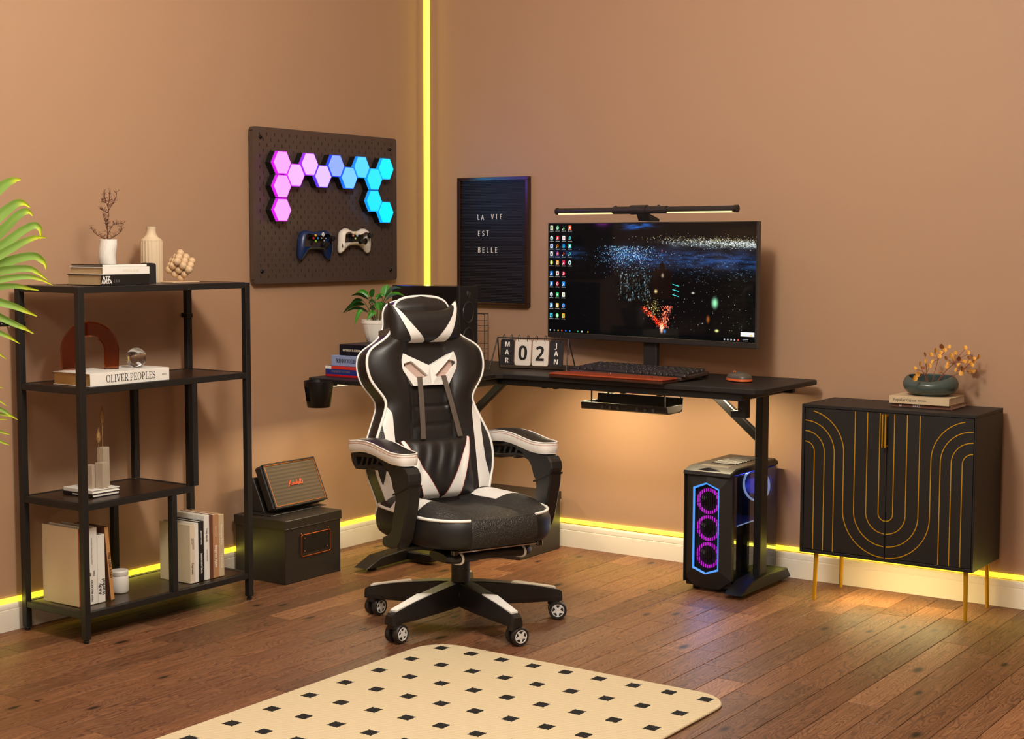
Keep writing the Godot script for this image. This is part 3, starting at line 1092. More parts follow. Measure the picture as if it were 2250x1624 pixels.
func build_seat(t):
	var edge = [V(0.0, 0, 0.272), V(0.06, 0, 0.271), V(0.11, 0, 0.267), V(0.145, 0, 0.258), V(0.175, 0, 0.238), V(0.2, 0, 0.21), V(0.217, 0, 0.175), V(0.227, 0, 0.13), V(0.233, 0, 0.07), V(0.236, 0, 0.0), V(0.235, 0, -0.08), V(0.229, 0, -0.125), V(0.215, 0, -0.155), V(0.19, 0, -0.172), V(0.15, 0, -0.18), V(0.0, 0, -0.184)]
	edge = spline(edge, 5)
	var width = func(z):
		for i in range(edge.size() - 1):
			if edge[i + 1].z <= z and edge[i].z >= z:
				return lerp(float(edge[i].x), float(edge[i + 1].x), (edge[i].z - z) / max(edge[i].z - edge[i + 1].z, 1e-6))
		return 0.0
	var top = func(x, z):
		var w: float = max(width.call(z), 0.02)
		var s: float = clamp(abs(x) / w, 0.0, 1.0)
		var e: float = smoothstep(0.0, 0.14, 0.272 - z) * smoothstep(0.0, 0.05, z + 0.184)
		var y = 0.394
		y += 0.034 * e * pow(max(0.0, sin(PI * clamp((abs(x) - 0.085) / (w - 0.085), 0.0, 1.0))), 0.9) * smoothstep(0.1, 0.14, w)
		var fr: float = smoothstep(0.0, 0.06, 0.272 - z)
		y += 0.012 * fr * (1.0 - s * s) * smoothstep(-0.1, 0.15, z)
		y -= 0.008 * e * exp(-pow(abs(x) / 0.08, 2.0)) * (1.0 - smoothstep(0.0, 0.2, z))
		y += 0.002 * sin(z * 55.0 + x * 18.0) * e * exp(-pow(x / 0.09, 2.0)) * (1.0 - smoothstep(0.05, 0.15, z))
		return V(x, y, z)
	var s = st()
	var c = 0.105
	patch(s, 24, 60, func(u, v):
		var z: float = lerp(0.2718, -0.1838, v)
		var w: float = min(c, width.call(z))
		return top.call(lerp(-w, w, u), z))
	obj("seat_centre", s, M.leather_grain, t)
	for side in [-1.0, 1.0]:
		var z1 = func(q): return lerp(-0.125, -0.05, q)
		var z2 = func(q): return lerp(0.05, 0.1, q) + 0.012 * sin(PI * q)
		var xq = func(q, z): return lerp(min(c, width.call(z)), max(c, width.call(z)) if width.call(z) > c else width.call(z), q)
		for part in 3:
			s = st()
			patch(s, 14, 26, func(u, v):
				var q: float = u if side > 0 else 1.0 - u
				var za: float = [0.2655, z2.call(q), z1.call(q)][part]
				var zb: float = [z2.call(q), z1.call(q), -0.183][part]
				var z: float = lerp(za, zb, v)
				return top.call(side * xq.call(q, z), z))
			obj(["seat_bolster", "white_patch", "bolster_rear"][part], s, [M.leather_grain, M.white_leather, M.leather][part], t)
	# sides and front
	var E = []
	for i in edge.size():
		E.append(edge[i])
	for i in range(edge.size() - 2, 0, -1):
		E.append(V(-edge[i].x, 0, edge[i].z))
	var prof = [[0.0, 0.394], [0.006, 0.386], [0.011, 0.37], [0.013, 0.35], [0.011, 0.33], [0.004, 0.314], [-0.006, 0.305], [-0.03, 0.303]]
	var n = E.size()
	var wall = func(i, k):
		var a = E[(i - 1 + n) % n]; var b = E[(i + 1) % n]
		var tn: Vector3 = (b - a).normalized()
		var o = V(-tn.z, 0, tn.x)
		if o.dot(E[i % n]) < 0:
			o = -o
		return V(E[i % n].x, 0, E[i % n].z) + o * prof[k][0] + V(0, prof[k][1], 0)
	var front = st()
	var sides = st()
	for i in n:
		var j = (i + 1) % n
		var mid: Vector3 = (E[i] + E[j]) / 2.0
		var q = front if abs(mid.x) < 0.118 and mid.z > 0.2 else sides
		q.set_smooth_group(1)
		for k in prof.size() - 1:
			qo(q, wall.call(i, k), wall.call(j, k), wall.call(j, k + 1), wall.call(i, k + 1), mid + V(0, 0.0 if k < 5 else -0.3, 0))
	obj("seat_front", front, M.leather_grain, t)
	sides.set_smooth_group(-1)
	for i in n:
		t3(sides, wall.call(i, 7), wall.call((i + 1) % n, 7), V(0, 0.303, 0.04), V(0, -1, 0))
	obj("seat_side", sides, M.leather_smooth, t)
	for side in [-1.0, 1.0]:
		var pts = []
		for p in edge:
			if p.x > 0.118 and p.z > -0.16:
				pts.append(V(side * (p.x + 0.002), 0.3955, p.z))
		for k in 6:
			var a = PI / 2 * k / 5.0
			pts.append(V(side * 0.213 , 0.394 - 0.045 + 0.045 * cos(a), -0.158 - 0.028 * sin(a)))
		s = st()
		tube(s, pts, 0.005, 8)
		obj("seat_piping", s, M.piping, t)

func build_arm(t, side):
	var cx = 0.262
	# pad: black top, white side band, piping and stitching
	var top_y = func(z): return lerp_table([[-0.21, 0.603], [-0.15, 0.611], [-0.09, 0.615], [-0.03, 0.612], [0.03, 0.604], [0.08, 0.598], [0.15, 0.598]], z)
	var outline = []
	for p in [[-0.036, -0.2], [-0.038, -0.1], [-0.038, 0.05], [-0.034, 0.115], [-0.022, 0.14], [0.0, 0.146], [0.022, 0.14], [0.034, 0.115], [0.038, 0.05], [0.038, -0.1], [0.036, -0.2], [0.026, -0.21], [-0.026, -0.21]]:
		outline.append(V(p[0], 0, p[1]))
	outline = spline(outline, 5, true)
	var band = st()
	var capm = st()
	var pip = []
	var thr = []
	var n = outline.size()
	for i in n:
		var k = (i + 1) % n
		var a = outline[i]; var b = outline[k]
		var o: Vector3 = (a + b) / 2.0 - V(0, 0, clamp((a.z + b.z) / 2.0, -0.17, 0.1))
		var pa = V(side * cx + a.x, top_y.call(a.z), a.z); var pb = V(side * cx + b.x, top_y.call(b.z), b.z)
		band.set_smooth_group(1)
		var lv = [0.0, -0.012, -0.028, -0.036]
		var sc = [1.0, 1.05, 1.04, 0.96]
		for l in 3:
			var f = func(p, q): return V(side * cx + p.x * sc[q], top_y.call(p.z) + lv[q], p.z * lerp(1.0, sc[q], 0.3))
			qo(band, f.call(a, l), f.call(b, l), f.call(b, l + 1), f.call(a, l + 1), o)
		capm.set_smooth_group(1)
		var ca = V(side * cx, top_y.call(a.z) + 0.006, clamp(a.z, -0.17, 0.1)); var cb = V(side * cx, top_y.call(b.z) + 0.006, clamp(b.z, -0.17, 0.1))
		var ma = pa.lerp(ca, 0.3) + V(0, 0.003, 0); var mb = pb.lerp(cb, 0.3) + V(0, 0.003, 0)
		qo(capm, pa, pb, mb, ma, V(0, 1, 0))
		qo(capm, ma, mb, cb, ca, V(0, 1, 0))
		pip.append(pa + V(0, 0.0005, 0))
		thr.append(V(side * cx + a.x * 1.04, pa.y - 0.008, a.z * 1.01))
		band.set_smooth_group(-1)
		t3(band, V(side * cx + a.x * 0.96, top_y.call(a.z) - 0.036, a.z), V(side * cx + b.x * 0.96, top_y.call(b.z) - 0.036, b.z), V(side * cx, top_y.call(clamp(a.z, -0.17, 0.1)) - 0.036, clamp(a.z, -0.17, 0.1)), V(0, -1, 0))
	var pad = obj("armrest_pad", band, M.white_leather, t)
	obj("pad_top", capm, M.leather, pad)
	var s = st()
	tube(s, pip, 0.0022, 6, true)
	obj("pad_piping", s, M.piping, pad)
	s = st()
	tube(s, thr, 0.0009, 5, true)
	obj("pad_stitching", s, M.pink_thread, pad)
	# frame under the pad and post down to the seat
	var w = 0.046
	var xf = Transform3D(Basis(V(0, 0, 1), V(0, 1, 0), V(-1, 0, 0)), V(side * cx + w / 2, 0, 0))
	var P = func(L):
		var o = []
		for p in L:
			o.append(Vector2(p[0], p[1]))
		return o
	s = st()
	prism(s, P.call([[-0.225, 0.562], [-0.15, 0.572], [-0.08, 0.578], [0.0, 0.572], [0.06, 0.562], [0.12, 0.56], [0.155, 0.556], [0.172, 0.54], [0.176, 0.518], [0.17, 0.505], [0.166, 0.47], [0.15, 0.41], [0.135, 0.36], [0.12, 0.325], [0.095, 0.298], [0.05, 0.288], [0.0, 0.288], [-0.01, 0.3], [-0.005, 0.318], [0.03, 0.33], [0.055, 0.352], [0.066, 0.4], [0.082, 0.45], [0.078, 0.468], [0.066, 0.478], [0.052, 0.51], [0.03, 0.532], [0.002, 0.546], [-0.06, 0.562], [-0.14, 0.557], [-0.215, 0.548]]), w, xf, 0.005)
	prism(s, P.call([[-0.235, 0.56], [-0.2, 0.553], [-0.19, 0.528], [-0.13, 0.532], [-0.06, 0.544], [0.01, 0.548], [0.03, 0.53], [-0.02, 0.538], [-0.08, 0.53], [-0.14, 0.516], [-0.2, 0.511], [-0.225, 0.53]]), w * 0.9, xf * T(V(0, 0, w * 0.05)), 0.003)
	for z in [-0.17, -0.135, -0.1, -0.065]:
		prism(s, P.call([[z, 0.525], [z + 0.014, 0.525], [z + 0.034, 0.566], [z + 0.02, 0.566]]), w * 0.8, xf * T(V(0, 0, w * 0.1)))
	var ar = obj("arm_frame", s, M.black_plastic, t)
	s = st()
	prism(s, P.call([[0.069, 0.466], [0.172, 0.504], [0.1705, 0.4985], [0.068, 0.4605]]), w + 0.003, xf * T(V(0, 0, -0.0015)))
	obj("arm_joint", s, M.deep_black, ar)
	s = st()
	bx(s, V(side * 0.16 if side < 0 else 0.16, 0.286, 0.0) if side > 0 else V(-0.25, 0.286, 0.0), V(0.25, 0.3, 0.1) if side > 0 else V(-0.16, 0.3, 0.1), 0.003)
	obj("arm_bracket", s, M.black_plastic, ar)

# ---------------------------------------------------------------- cabinet
func flat_strip(s, pts, w, z0, z1):  # a raised ribbon along points in the plane of a door, facing +z
	for i in pts.size() - 1:
		var a: Vector2 = pts[i]; var b: Vector2 = pts[i + 1]
		var d0 = ((pts[i + 1] - pts[max(i - 1, 0)]) as Vector2).normalized()
		var d1 = ((pts[min(i + 2, pts.size() - 1)] - pts[i]) as Vector2).normalized()
		var n0 = Vector2(-d0.y, d0.x) * w / 2.0
		var n1 = Vector2(-d1.y, d1.x) * w / 2.0
		var f = func(p, z): return V(p.x, p.y, z)
		qo(s, f.call(a - n0, z1), f.call(b - n1, z1), f.call(b + n1, z1), f.call(a + n0, z1), V(0, 0, 1))
		qo(s, f.call(a - n0, z0), f.call(b - n1, z0), f.call(b - n1, z1), f.call(a - n0, z1), V(-n0.x, -n0.y, 0))
		qo(s, f.call(a + n0, z0), f.call(b + n1, z0), f.call(b + n1, z1), f.call(a + n0, z1), V(n0.x, n0.y, 0))

func arc2(c, r, a0, a1, n):
	var o = []
	for i in n + 1:
		var a = deg_to_rad(lerp(float(a0), float(a1), float(i) / n))
		o.append(c + Vector2(cos(a), sin(a)) * r)
	return o

func build_cabinet():
	var t = thing("sideboard_cabinet", "black two-door cabinet with gold arch lines on slim gold legs", "cabinet")
	var x0 = 1.907; var x1 := 2.519; var y0 := 0.17; var y1 := 0.692; var z0 := 0.03; var z1 := 0.315
	var s = st()
	bx(s, V(x0, y1 - 0.011, z0), V(x1, y1, z1), 0.001)
	obj("top_panel", s, M.cabinet_black, t)
	s = st()
	bx(s, V(x0, y0, z0), V(x0 + 0.011, y1 - 0.0111, z1), 0.001)
	obj("side_panel", s, M.cabinet_black, t)
	s = st()
	bx(s, V(x1 - 0.006, y0, z0), V(x1, y1 - 0.0111, z1), 0.001)
	obj("side_panel", s, M.cabinet_black, t)
	s = st()
	bx(s, V(x0 + 0.0112, y0, z0), V(x1 - 0.0062, y0 + 0.011, z1), 0.001)
	obj("bottom_panel", s, M.cabinet_black, t)
	s = st()
	bx(s, V(x0 + 0.0112, y0 + 0.0112, z0), V(x1 - 0.0062, y1 - 0.0112, z0 + 0.008))
	obj("back_panel", s, M.cabinet_black, t)
	var mid = 2.2168
	var dz = 0.3135
	var yb = y0 + 0.0125; var yt := y1 - 0.0125
	for side in [-1.0, 1.0]:
		var a: float = x0 + 0.0125 if side < 0 else mid + 0.0007
		var b: float = mid - 0.0007 if side < 0 else x1 - 0.0075
		s = st()
		bx(s, V(a, yb, dz - 0.018), V(b, yt, dz), 0.001)
		var d = obj("door", s, M.cabinet_black, t)
		# nested arches: three full U lines in the middle, one S line, three quarter arches at the outer edge
		var lines = []
		for r in [0.0255, 0.0695, 0.1135]:
			var l = [Vector2(mid + side * r, yt - 0.001)]
			l.append_array(arc2(Vector2(mid, 0.336), r, 0 if side > 0 else 180, -88 if side > 0 else 268, 18))
			lines.append(l)
		var ex: float = x1 - 0.0085 if side > 0 else x0 + 0.0135
		var ca = Vector2(ex, 0.53)
		var ra: float = abs(ex - (mid + side * 0.1532))
		var l4 = arc2(ca, ra, 102 if side > 0 else 78, 180 if side > 0 else 0, 18)
		l4.append_array(arc2(Vector2(mid, 0.337), 0.1532, 0 if side > 0 else 180, -89 if side > 0 else 269, 24))
		lines.append(l4)
		for r in [0.1087, 0.0722, 0.0352]:
			var l = arc2(Vector2(ex, 0.5275), r, 90, 180 if side > 0 else 0, 16)
			l.append(Vector2(ex - side * r, yb + 0.001))
			lines.append(l)
		for l in lines:
			s = st()
			flat_strip(s, l, 0.0031, dz - 0.001, dz + 0.0012)
			obj("gold_line", s, M.gold_paint, d)
		s = st()
		var hx: float = mid + side * 0.0052 - 0.0036
		bx(s, V(hx - 0.0022, 0.563, dz + 0.016), V(hx + 0.0022, 0.677, dz + 0.024), 0.0012)
		for y in [0.566, 0.670]:
			bx(s, V(hx - 0.0022, y, dz - 0.002), V(hx + 0.0022, y + 0.005, dz + 0.018))
		obj("handle", s, M.gold_paint, d)
	for q in [[1.955, 0.292, -1, 1], [2.4935, 0.297, 1, 1], [2.4915, 0.056, 1, -1], [1.957, 0.055, -1, -1]]:
		s = st()
		var a = V(q[0], 0.0, q[1]); var b := V(q[0] - q[2] * 0.004, y0, q[1] - q[3] * 0.006)
		tube(s, [a, a.lerp(b, 0.02), b], [0.0058, 0.0062, 0.0082], 16)
		obj("leg", s, M.gold_paint, t)
	s = st()
	bx(s, V(2.02, y0 - 0.012, 0.2), V(2.42, y0 - 0.0005, 0.222), 0.002)
	obj("unseen_light_bar", s, M.warm_led, t)  # unseen bar below the cabinet, placed to light the floor there
	lamp_area("under_cabinet_light", V(2.22, y0 - 0.0135, 0.211), V(0, -1, 0), Vector2(0.4, 0.018), c8(255, 226, 160), 0.2, t)

# ---------------------------------------------------------------- computer
func build_computer():
	var t = thing("computer_tower", "black gaming computer tower with blue hexagonal front ring and three magenta fans", "computer", V(1.595, 0, 0.225))
	# x from -0.095 to 0.095, z from -0.19 to 0.2, y from 0.016 to 0.45
	var s = st()
	bx(s, V(-0.095, 0.03, -0.19), V(-0.09, 0.425, 0.19), 0.001)
	bx(s, V(-0.095, 0.016, -0.19), V(0.09, 0.032, 0.17), 0.003)
	bx(s, V(-0.09, 0.032, -0.19), V(0.088, 0.425, -0.184))
	bx(s, V(-0.09, 0.032, 0.165), V(0.09, 0.425, 0.172))
	obj("case_body", s, M.black_plastic, t)
	s = st()
	for x in [-0.07, 0.07]:
		for z in [-0.15, 0.13]:
			lathe(s, [[0.0, 0.0], [0.014, 0.0], [0.015, 0.018], [0.0, 0.018]], 12, T(V(x, 0, z)))
	obj("rubber_feet", s, M.deep_black, t)
	# top cover with vents
	s = st()
	prism(s, [Vector2(-0.195, 0.425), Vector2(0.2, 0.425), Vector2(0.195, 0.437), Vector2(0.15, 0.45), Vector2(-0.17, 0.452), Vector2(-0.195, 0.44)], 0.192, Transform3D(Basis(V(0, 0, 1), V(0, 1, 0), V(-1, 0, 0)), V(0.096, 0, 0)), 0.004)
	var tc = obj("top_cover", s, M.black_plastic, t)
	for i in 9:
		s = st()
		var z = -0.13 + i * 0.023
		bx(s, V(-0.05, 0.4505, z), V(0.05, 0.4545, z + 0.011), 0.0015)
		obj("vent_slat", s, M.deep_black, tc)
	s = st()
	bx(s, V(-0.06, 0.447, 0.11), V(0.06, 0.4515, 0.145), 0.002)
	obj("port_panel", s, M.grey_plastic, tc)
	# front: a faceted frame around a tall hexagon
	var hexo = [Vector2(0.0, 0.452), Vector2(0.094, 0.43), Vector2(0.095, 0.05), Vector2(0.045, 0.014), Vector2(-0.045, 0.014), Vector2(-0.095, 0.05), Vector2(-0.094, 0.43)]
	var hin = [Vector2(0.0, 0.4), Vector2(0.052, 0.38), Vector2(0.052, 0.085), Vector2(0.0, 0.067), Vector2(-0.052, 0.085), Vector2(-0.052, 0.38)]
	s = st()
	var zf = 0.2
	var P = func(p, z): return V(p.x, p.y, z)
	var pairs = [[0, 1, 0, 1], [1, 2, 1, 2], [2, 3, 2, 3], [3, 4, 3, 3], [4, 5, 3, 4], [5, 6, 4, 5], [6, 0, 5, 0]]
	for q in pairs:
		if q[2] == q[3]:
			t3(s, P.call(hexo[q[0]], zf - 0.018), P.call(hexo[q[1]], zf - 0.018), P.call(hin[q[2]], zf), V(0, 0, 1))
		else:
			qo(s, P.call(hexo[q[0]], zf - 0.018), P.call(hexo[q[1]], zf - 0.018), P.call(hin[q[3]], zf), P.call(hin[q[2]], zf), V(0, 0, 1))
		var c = (hexo[q[0]] + hexo[q[1]]) / 2.0 - Vector2(0, 0.23)
		qo(s, P.call(hexo[q[0]], zf - 0.036), P.call(hexo[q[1]], zf - 0.036), P.call(hexo[q[1]], zf - 0.018), P.call(hexo[q[0]], zf - 0.018), V(c.x, c.y, 0))
	for i in 6:
		var k = (i + 1) % 6
		var c = (hin[i] + hin[k]) / 2.0 - Vector2(0, 0.23)
		qo(s, P.call(hin[i], zf), P.call(hin[k], zf), P.call(hin[k], zf - 0.03), P.call(hin[i], zf - 0.03), V(-c.x, -c.y, 0))
	obj("front_frame", s, M.black_plastic, t)
	s = st()
	for i in 6:
		var k = (i + 1) % 6
		var ci = Vector2(0, 0.233)
		var f = func(p, e): return ci + (p - ci) * Vector2(1.0 - e, 1.0 - e * 0.32)
		qo(s, P.call(hin[i], zf + 0.001), P.call(hin[k], zf + 0.001), P.call(f.call(hin[k], 0.12), zf - 0.003), P.call(f.call(hin[i], 0.12), zf - 0.003), V(0, 0, 1))
	obj("ring_light", s, M.ring_blue, t)
	lamp_area("ring_lamp", V(0, 0.23, zf + 0.004), V(0, 0, 1), Vector2(0.1, 0.3), c8(90, 160, 255), 0.04, t)
	# grille bars and three fans behind them
	for i in 11:
		s = st()
		var x = -0.042 + i * 0.0084
		var hh: float = 0.005 * (1.0 - abs(x) / 0.05) * 3.0
		bx(s, V(x - 0.0014, 0.087 - hh, zf - 0.012), V(x + 0.0014, 0.378 + hh, zf - 0.009), 0.0005)
		obj("grille_bar", s, M.deep_black, t)
	s = st()
	bx(s, V(-0.052, 0.066, zf - 0.03), V(0.052, 0.402, zf - 0.0275))
	obj("grille_back", s, mt("grille_green", c8(14, 36, 30), 0.6), t)
	for y in [0.33, 0.232, 0.134]:
		var fan_ = st()
		lathe(fan_, [[0.0, 0.0], [0.014, 0.0], [0.013, 0.006], [0.0, 0.007]], 18, Transform3D(Basis(V(1, 0, 0), PI / 2), V(0, y, zf - 0.026)))
		for k in 7:
			var a = TAU * k / 7
			bx(fan_, V(0.012, -0.006, 0.0), V(0.033, 0.006, 0.0015), 0.0004, Transform3D(Basis(V(0, 0, 1), a) * Basis(V(1, 0, 0), 0.5), V(0, y, zf - 0.023)))
		var fo = obj("front_fan", fan_, M.deep_black, t)
		s = st()
		for k in 14:
			var a0 = TAU * (k + 0.08) / 14
			var a1 = TAU * (k + 0.92) / 14
			var q = []
			for e in [[0.036, a0], [0.036, a1], [0.0465, a1], [0.0465, a0]]:
				q.append(V(e[0] * sin(e[1]), y + e[0] * cos(e[1]), zf - 0.0175))
			qo(s, q[0], q[1], q[2], q[3], V(0, 0, 1))
			for e in 4:
				qo(s, q[e], q[(e + 1) % 4], q[(e + 1) % 4] - V(0, 0, 0.006), q[e] - V(0, 0, 0.006), (q[e] + q[(e + 1) % 4]) / 2.0 - (q[0] + q[2]) / 2.0)
		obj("light_ring", s, M.fan_magenta, fo)
	# glass side and what stands behind it
	s = st()
	bx(s, V(0.0915, 0.045, -0.188), V(0.0955, 0.422, 0.168), 0.0006)
	obj("glass_panel", s, M.smoked_glass, t)
	s = st()
	bx(s, V(-0.085, 0.1, -0.15), V(-0.08, 0.41, 0.1), 0.001)
	bx(s, V(-0.08, 0.19, -0.17), V(0.05, 0.225, 0.06), 0.003)
	bx(s, V(-0.08, 0.034, -0.18), V(0.075, 0.11, 0.15), 0.003)
	obj("mainboard_and_cards", s, M.black_metal, t)
	s = st()
	tube(s, [V(0.052, 0.2255, -0.165), V(0.052, 0.2255, 0.055)], 0.002, 6)
	obj("card_light", s, M.ring_white, t)
	s = st()
	var rp = []
	for k in 32:
		var a = TAU * k / 32
		rp.append(V(0.02 + 0.052 * cos(a), 0.345 + 0.06 * sin(a), -0.168))
	tube(s, rp, 0.0045, 8, true)
	var rf = obj("rear_fan_light", s, M.ring_white, t)
	s = st()
	lathe(s, [[0.0, 0.0], [0.018, 0.0], [0.016, 0.01], [0.0, 0.011]], 18, Transform3D(Basis(V(1, 0, 0), PI / 2), V(0.02, 0.345, -0.176)))
	for k in 9:
		bx(s, V(0.016, -0.01, 0.0), V(0.048, 0.01, 0.0018), 0.0005, Transform3D(Basis(V(0, 0, 1), TAU * k / 9) * Basis(V(1, 0, 0), 0.6), V(0.02, 0.345, -0.172)))
	obj("rear_fan", s, M.black_metal, t)
	lamp_omni("rear_fan_lamp", V(0.03, 0.345, -0.14), c8(60, 80, 255), 0.05, 0.03, t)

# ---------------------------------------------------------------- monitor
func screen_image() -> Image:
	var W = 1400
	var H = 660
	var im = Image.create(W, H, false, Image.FORMAT_RGB8)
	var r = RandomNumberGenerator.new()
	r.seed = 11
	var n = FastNoiseLite.new(); n.seed = 4; n.frequency = 1.0; n.fractal_octaves = 4
	for y in H:
		var v = float(y) / H
		for x in W:
			var u = float(x) / W
			var a = n.get_noise_2d(u * 9.0, v * 22.0)
			var c = Color(0.05, 0.04, 0.045)
			var haze: float = exp(-pow((v - 0.27 - 0.06 * u) / 0.085, 2.0)) * smoothstep(0.22, 0.42, u) * (0.6 + 0.7 * a)
			c += Color(0.13, 0.27, 0.5) * max(haze, 0.0)
			var far_: float = exp(-pow((v - 0.155 - 0.03 * u) / 0.035, 2.0)) * smoothstep(0.5, 0.72, u) * (0.6 + 0.9 * a)
			c += Color(0.34, 0.38, 0.36) * max(far_, 0.0)
			var glow: float = exp(-pow((v - 0.085) / 0.05, 2.0)) * smoothstep(0.7, 1.0, u)
			c += Color(0.09, 0.06, 0.015) * glow
			var cloud: float = exp(-pow((u - 0.45) / 0.07, 2.0) - pow((v - 0.02) / 0.035, 2.0)) * (0.5 + 1.4 * a)
			c += Color(0.16, 0.5, 1.0) * max(cloud, 0.0)
			var left: float = exp(-pow((v - 0.27) / 0.05, 2.0)) * (1.0 - smoothstep(0.14, 0.24, u)) * (0.5 + a)
			c += Color(0.1, 0.2, 0.36) * max(left, 0.0)
			var gr: float = smoothstep(0.72, 0.95, u) * smoothstep(0.3, 0.5, v) * (0.5 + 0.8 * a)
			c += Color(0.035, 0.04, 0.012) * max(gr, 0.0)
			im.set_pixel(x, y, c)
	var blot = func(u, v, ru, rv, col, amt):
		var cx = int(u * W); var cy := int(v * H); var ax := int(ceil(ru * W)); var ay := int(ceil(rv * H))
		for y in range(max(cy - ay, 0), min(cy + ay + 1, H)):
			for x in range(max(cx - ax, 0), min(cx + ax + 1, W)):
				var d = pow((x - cx) / float(max(ax, 1)), 2.0) + pow((y - cy) / float(max(ay, 1)), 2.0)
				if d < 1.0:
					var k: float = amt * (1.0 - d) * (1.0 - d) * (1.0 if ax > 3 else 2.0)
					var p = im.get_pixel(x, y)
					im.set_pixel(x, y, Color(min(p.r + col.r * k, 1.0), min(p.g + col.g * k, 1.0), min(p.b + col.b * k, 1.0)))
	# lights of the city: blue quarter, bright far shore, streets
	for i in 900:
		var u = r.randfn(0.4, 0.07); var v: float = 0.2 + abs(r.randfn(0.0, 0.11))
		blot.call(u, v, r.randf_range(0.0008, 0.0026), r.randf_range(0.001, 0.005), Color(0.25 + 0.5 * r.randf(), 0.55 + 0.4 * r.randf(), 1.0), r.randf_range(0.3, 1.0))
	for i in 1100:
		var u: float = 1.0 - abs(r.randfn(0.0, 0.2)); var v = 0.165 + r.randfn(0.0, 0.022) + 0.07 * (u - 0.8)
		blot.call(u, v, r.randf_range(0.0008, 0.004), r.randf_range(0.001, 0.004), Color(0.9, 1.0, 0.95).lerp(Color(1.0, 0.75, 0.3), r.randf() if v < 0.155 else 0.1), r.randf_range(0.3, 1.0))
	for i in 380:
		var u = r.randf_range(0.45, 0.98); var v := r.randf_range(0.26, 0.5)
		blot.call(u, v, r.randf_range(0.001, 0.006), r.randf_range(0.001, 0.003), Color(0.6, 0.85, 1.0), r.randf_range(0.1, 0.7))
	for i in 160:
		var u = r.randf_range(0.36, 0.52); var v := r.randf_range(0.44, 0.68)
		blot.call(u, v, r.randf_range(0.001, 0.003), r.randf_range(0.004, 0.02), Color(0.7, 0.95, 1.0), r.randf_range(0.05, 0.6))
	for k in 5:
		var u = 0.375 + 0.03 * k
		for i in 22:
			blot.call(u + r.randfn(0, 0.001), 0.45 + 0.009 * i + 0.01 * k, 0.0012, 0.003, Color(0.85, 0.95, 0.9), r.randf_range(0.0, 0.8))
	for i in 120:
		blot.call(r.randf_range(0.6, 0.98), r.randf_range(0.5, 0.93), r.randf_range(0.001, 0.003), r.randf_range(0.002, 0.006), Color(0.9, 0.95, 0.9), r.randf_range(0.1, 0.7))
	# dark tower in front
	for y in range(int(0.33 * H), int(0.66 * H)):
		var v = float(y) / H
		var hw: float = 0.003 if v < 0.35 else (0.01 + 0.09 * (v - 0.35) if v < 0.4 else 0.045)
		hw *= 0.75 if v > 0.4 and v < 0.425 else 1.0
		for x in range(int((0.575 - hw) * W), int((0.575 + hw) * W)):
			im.set_pixel(x, y, Color(0.1, 0.055, 0.04))
	blot.call(0.573, 0.24, 0.005, 0.01, Color(1.0, 0.25, 0.3), 1.0)
	# red and golden street below it
	for i in 260:
		var k = r.randf()
		blot.call(0.485 + 0.1 * k + r.randfn(0, 0.006), 0.74 + 0.17 * k + r.randfn(0, 0.012), r.randf_range(0.001, 0.005), r.randf_range(0.002, 0.01), Color(1.0, 0.16, 0.08), r.randf_range(0.3, 1.0))
		blot.call(0.6 - 0.02 * k + r.randfn(0, 0.012), 0.72 + 0.2 * k, 0.0015, r.randf_range(0.004, 0.014), Color(1.0, 0.35, 0.25), r.randf_range(0.2, 0.8))
	for i in 150:
		blot.call(r.randfn(0.532, 0.02), r.randfn(0.74, 0.045), r.randf_range(0.001, 0.004), r.randf_range(0.002, 0.006), Color(1.0, 0.85, 0.45), r.randf_range(0.2, 0.9))
	blot.call(0.545, 0.595, 0.012, 0.025, Color(1.0, 0.9, 0.6), 1.0)
	blot.call(0.577, 0.455, 0.01, 0.03, Color(1.0, 0.95, 0.8), 0.6)
	blot.call(0.575, 0.93, 0.012, 0.05, Color(1.0, 0.8, 0.7), 1.0)
	blot.call(0.59, 0.94, 0.01, 0.03, Color(0.3, 0.6, 1.0), 0.8)
	blot.call(0.82, 0.68, 0.022, 0.07, Color(0.6, 1.0, 0.75), 1.0)
	blot.call(0.72, 0.6, 0.012, 0.015, Color(0.95, 1.0, 0.9), 0.8)
	blot.call(0.83, 0.915, 0.014, 0.02, Color(0.95, 1.0, 0.6), 1.0)
	blot.call(0.79, 0.82, 0.012, 0.05, Color(1.0, 0.5, 0.15), 0.6)
	for k in 3:
		for i in 26:
			blot.call(0.625 + 0.0012 * i, (0.53 + 0.045 * k) + 0.0006 * i, 0.002, 0.004, Color(0.2, 0.95, 0.85), 0.5)
	# desktop icons with their captions
	var cols = [[c8(240, 236, 200), c8(30, 160, 80), c8(20, 30, 26), c8(240, 110, 50)], [c8(228, 244, 240), c8(226, 40, 52), c8(250, 250, 250), c8(12, 60, 66)], [c8(220, 234, 250), c8(20, 18, 20), c8(30, 120, 210), c8(60, 210, 200)], [c8(236, 236, 236), c8(150, 60, 160), c8(20, 20, 22), c8(12, 50, 60)], [c8(190, 205, 40), c8(246, 160, 30), c8(224, 40, 80), c8(230, 244, 240)],
		[c8(40, 130, 230), c8(250, 250, 245), c8(224, 40, 70)], [c8(60, 150, 230), c8(232, 40, 60), c8(40, 150, 240)], [c8(236, 240, 244), c8(40, 190, 90), c8(250, 250, 236)], [c8(120, 190, 250), c8(250, 206, 90), c8(70, 160, 240)], [c8(70, 200, 220), c8(120, 220, 140), c8(250, 190, 60)]]
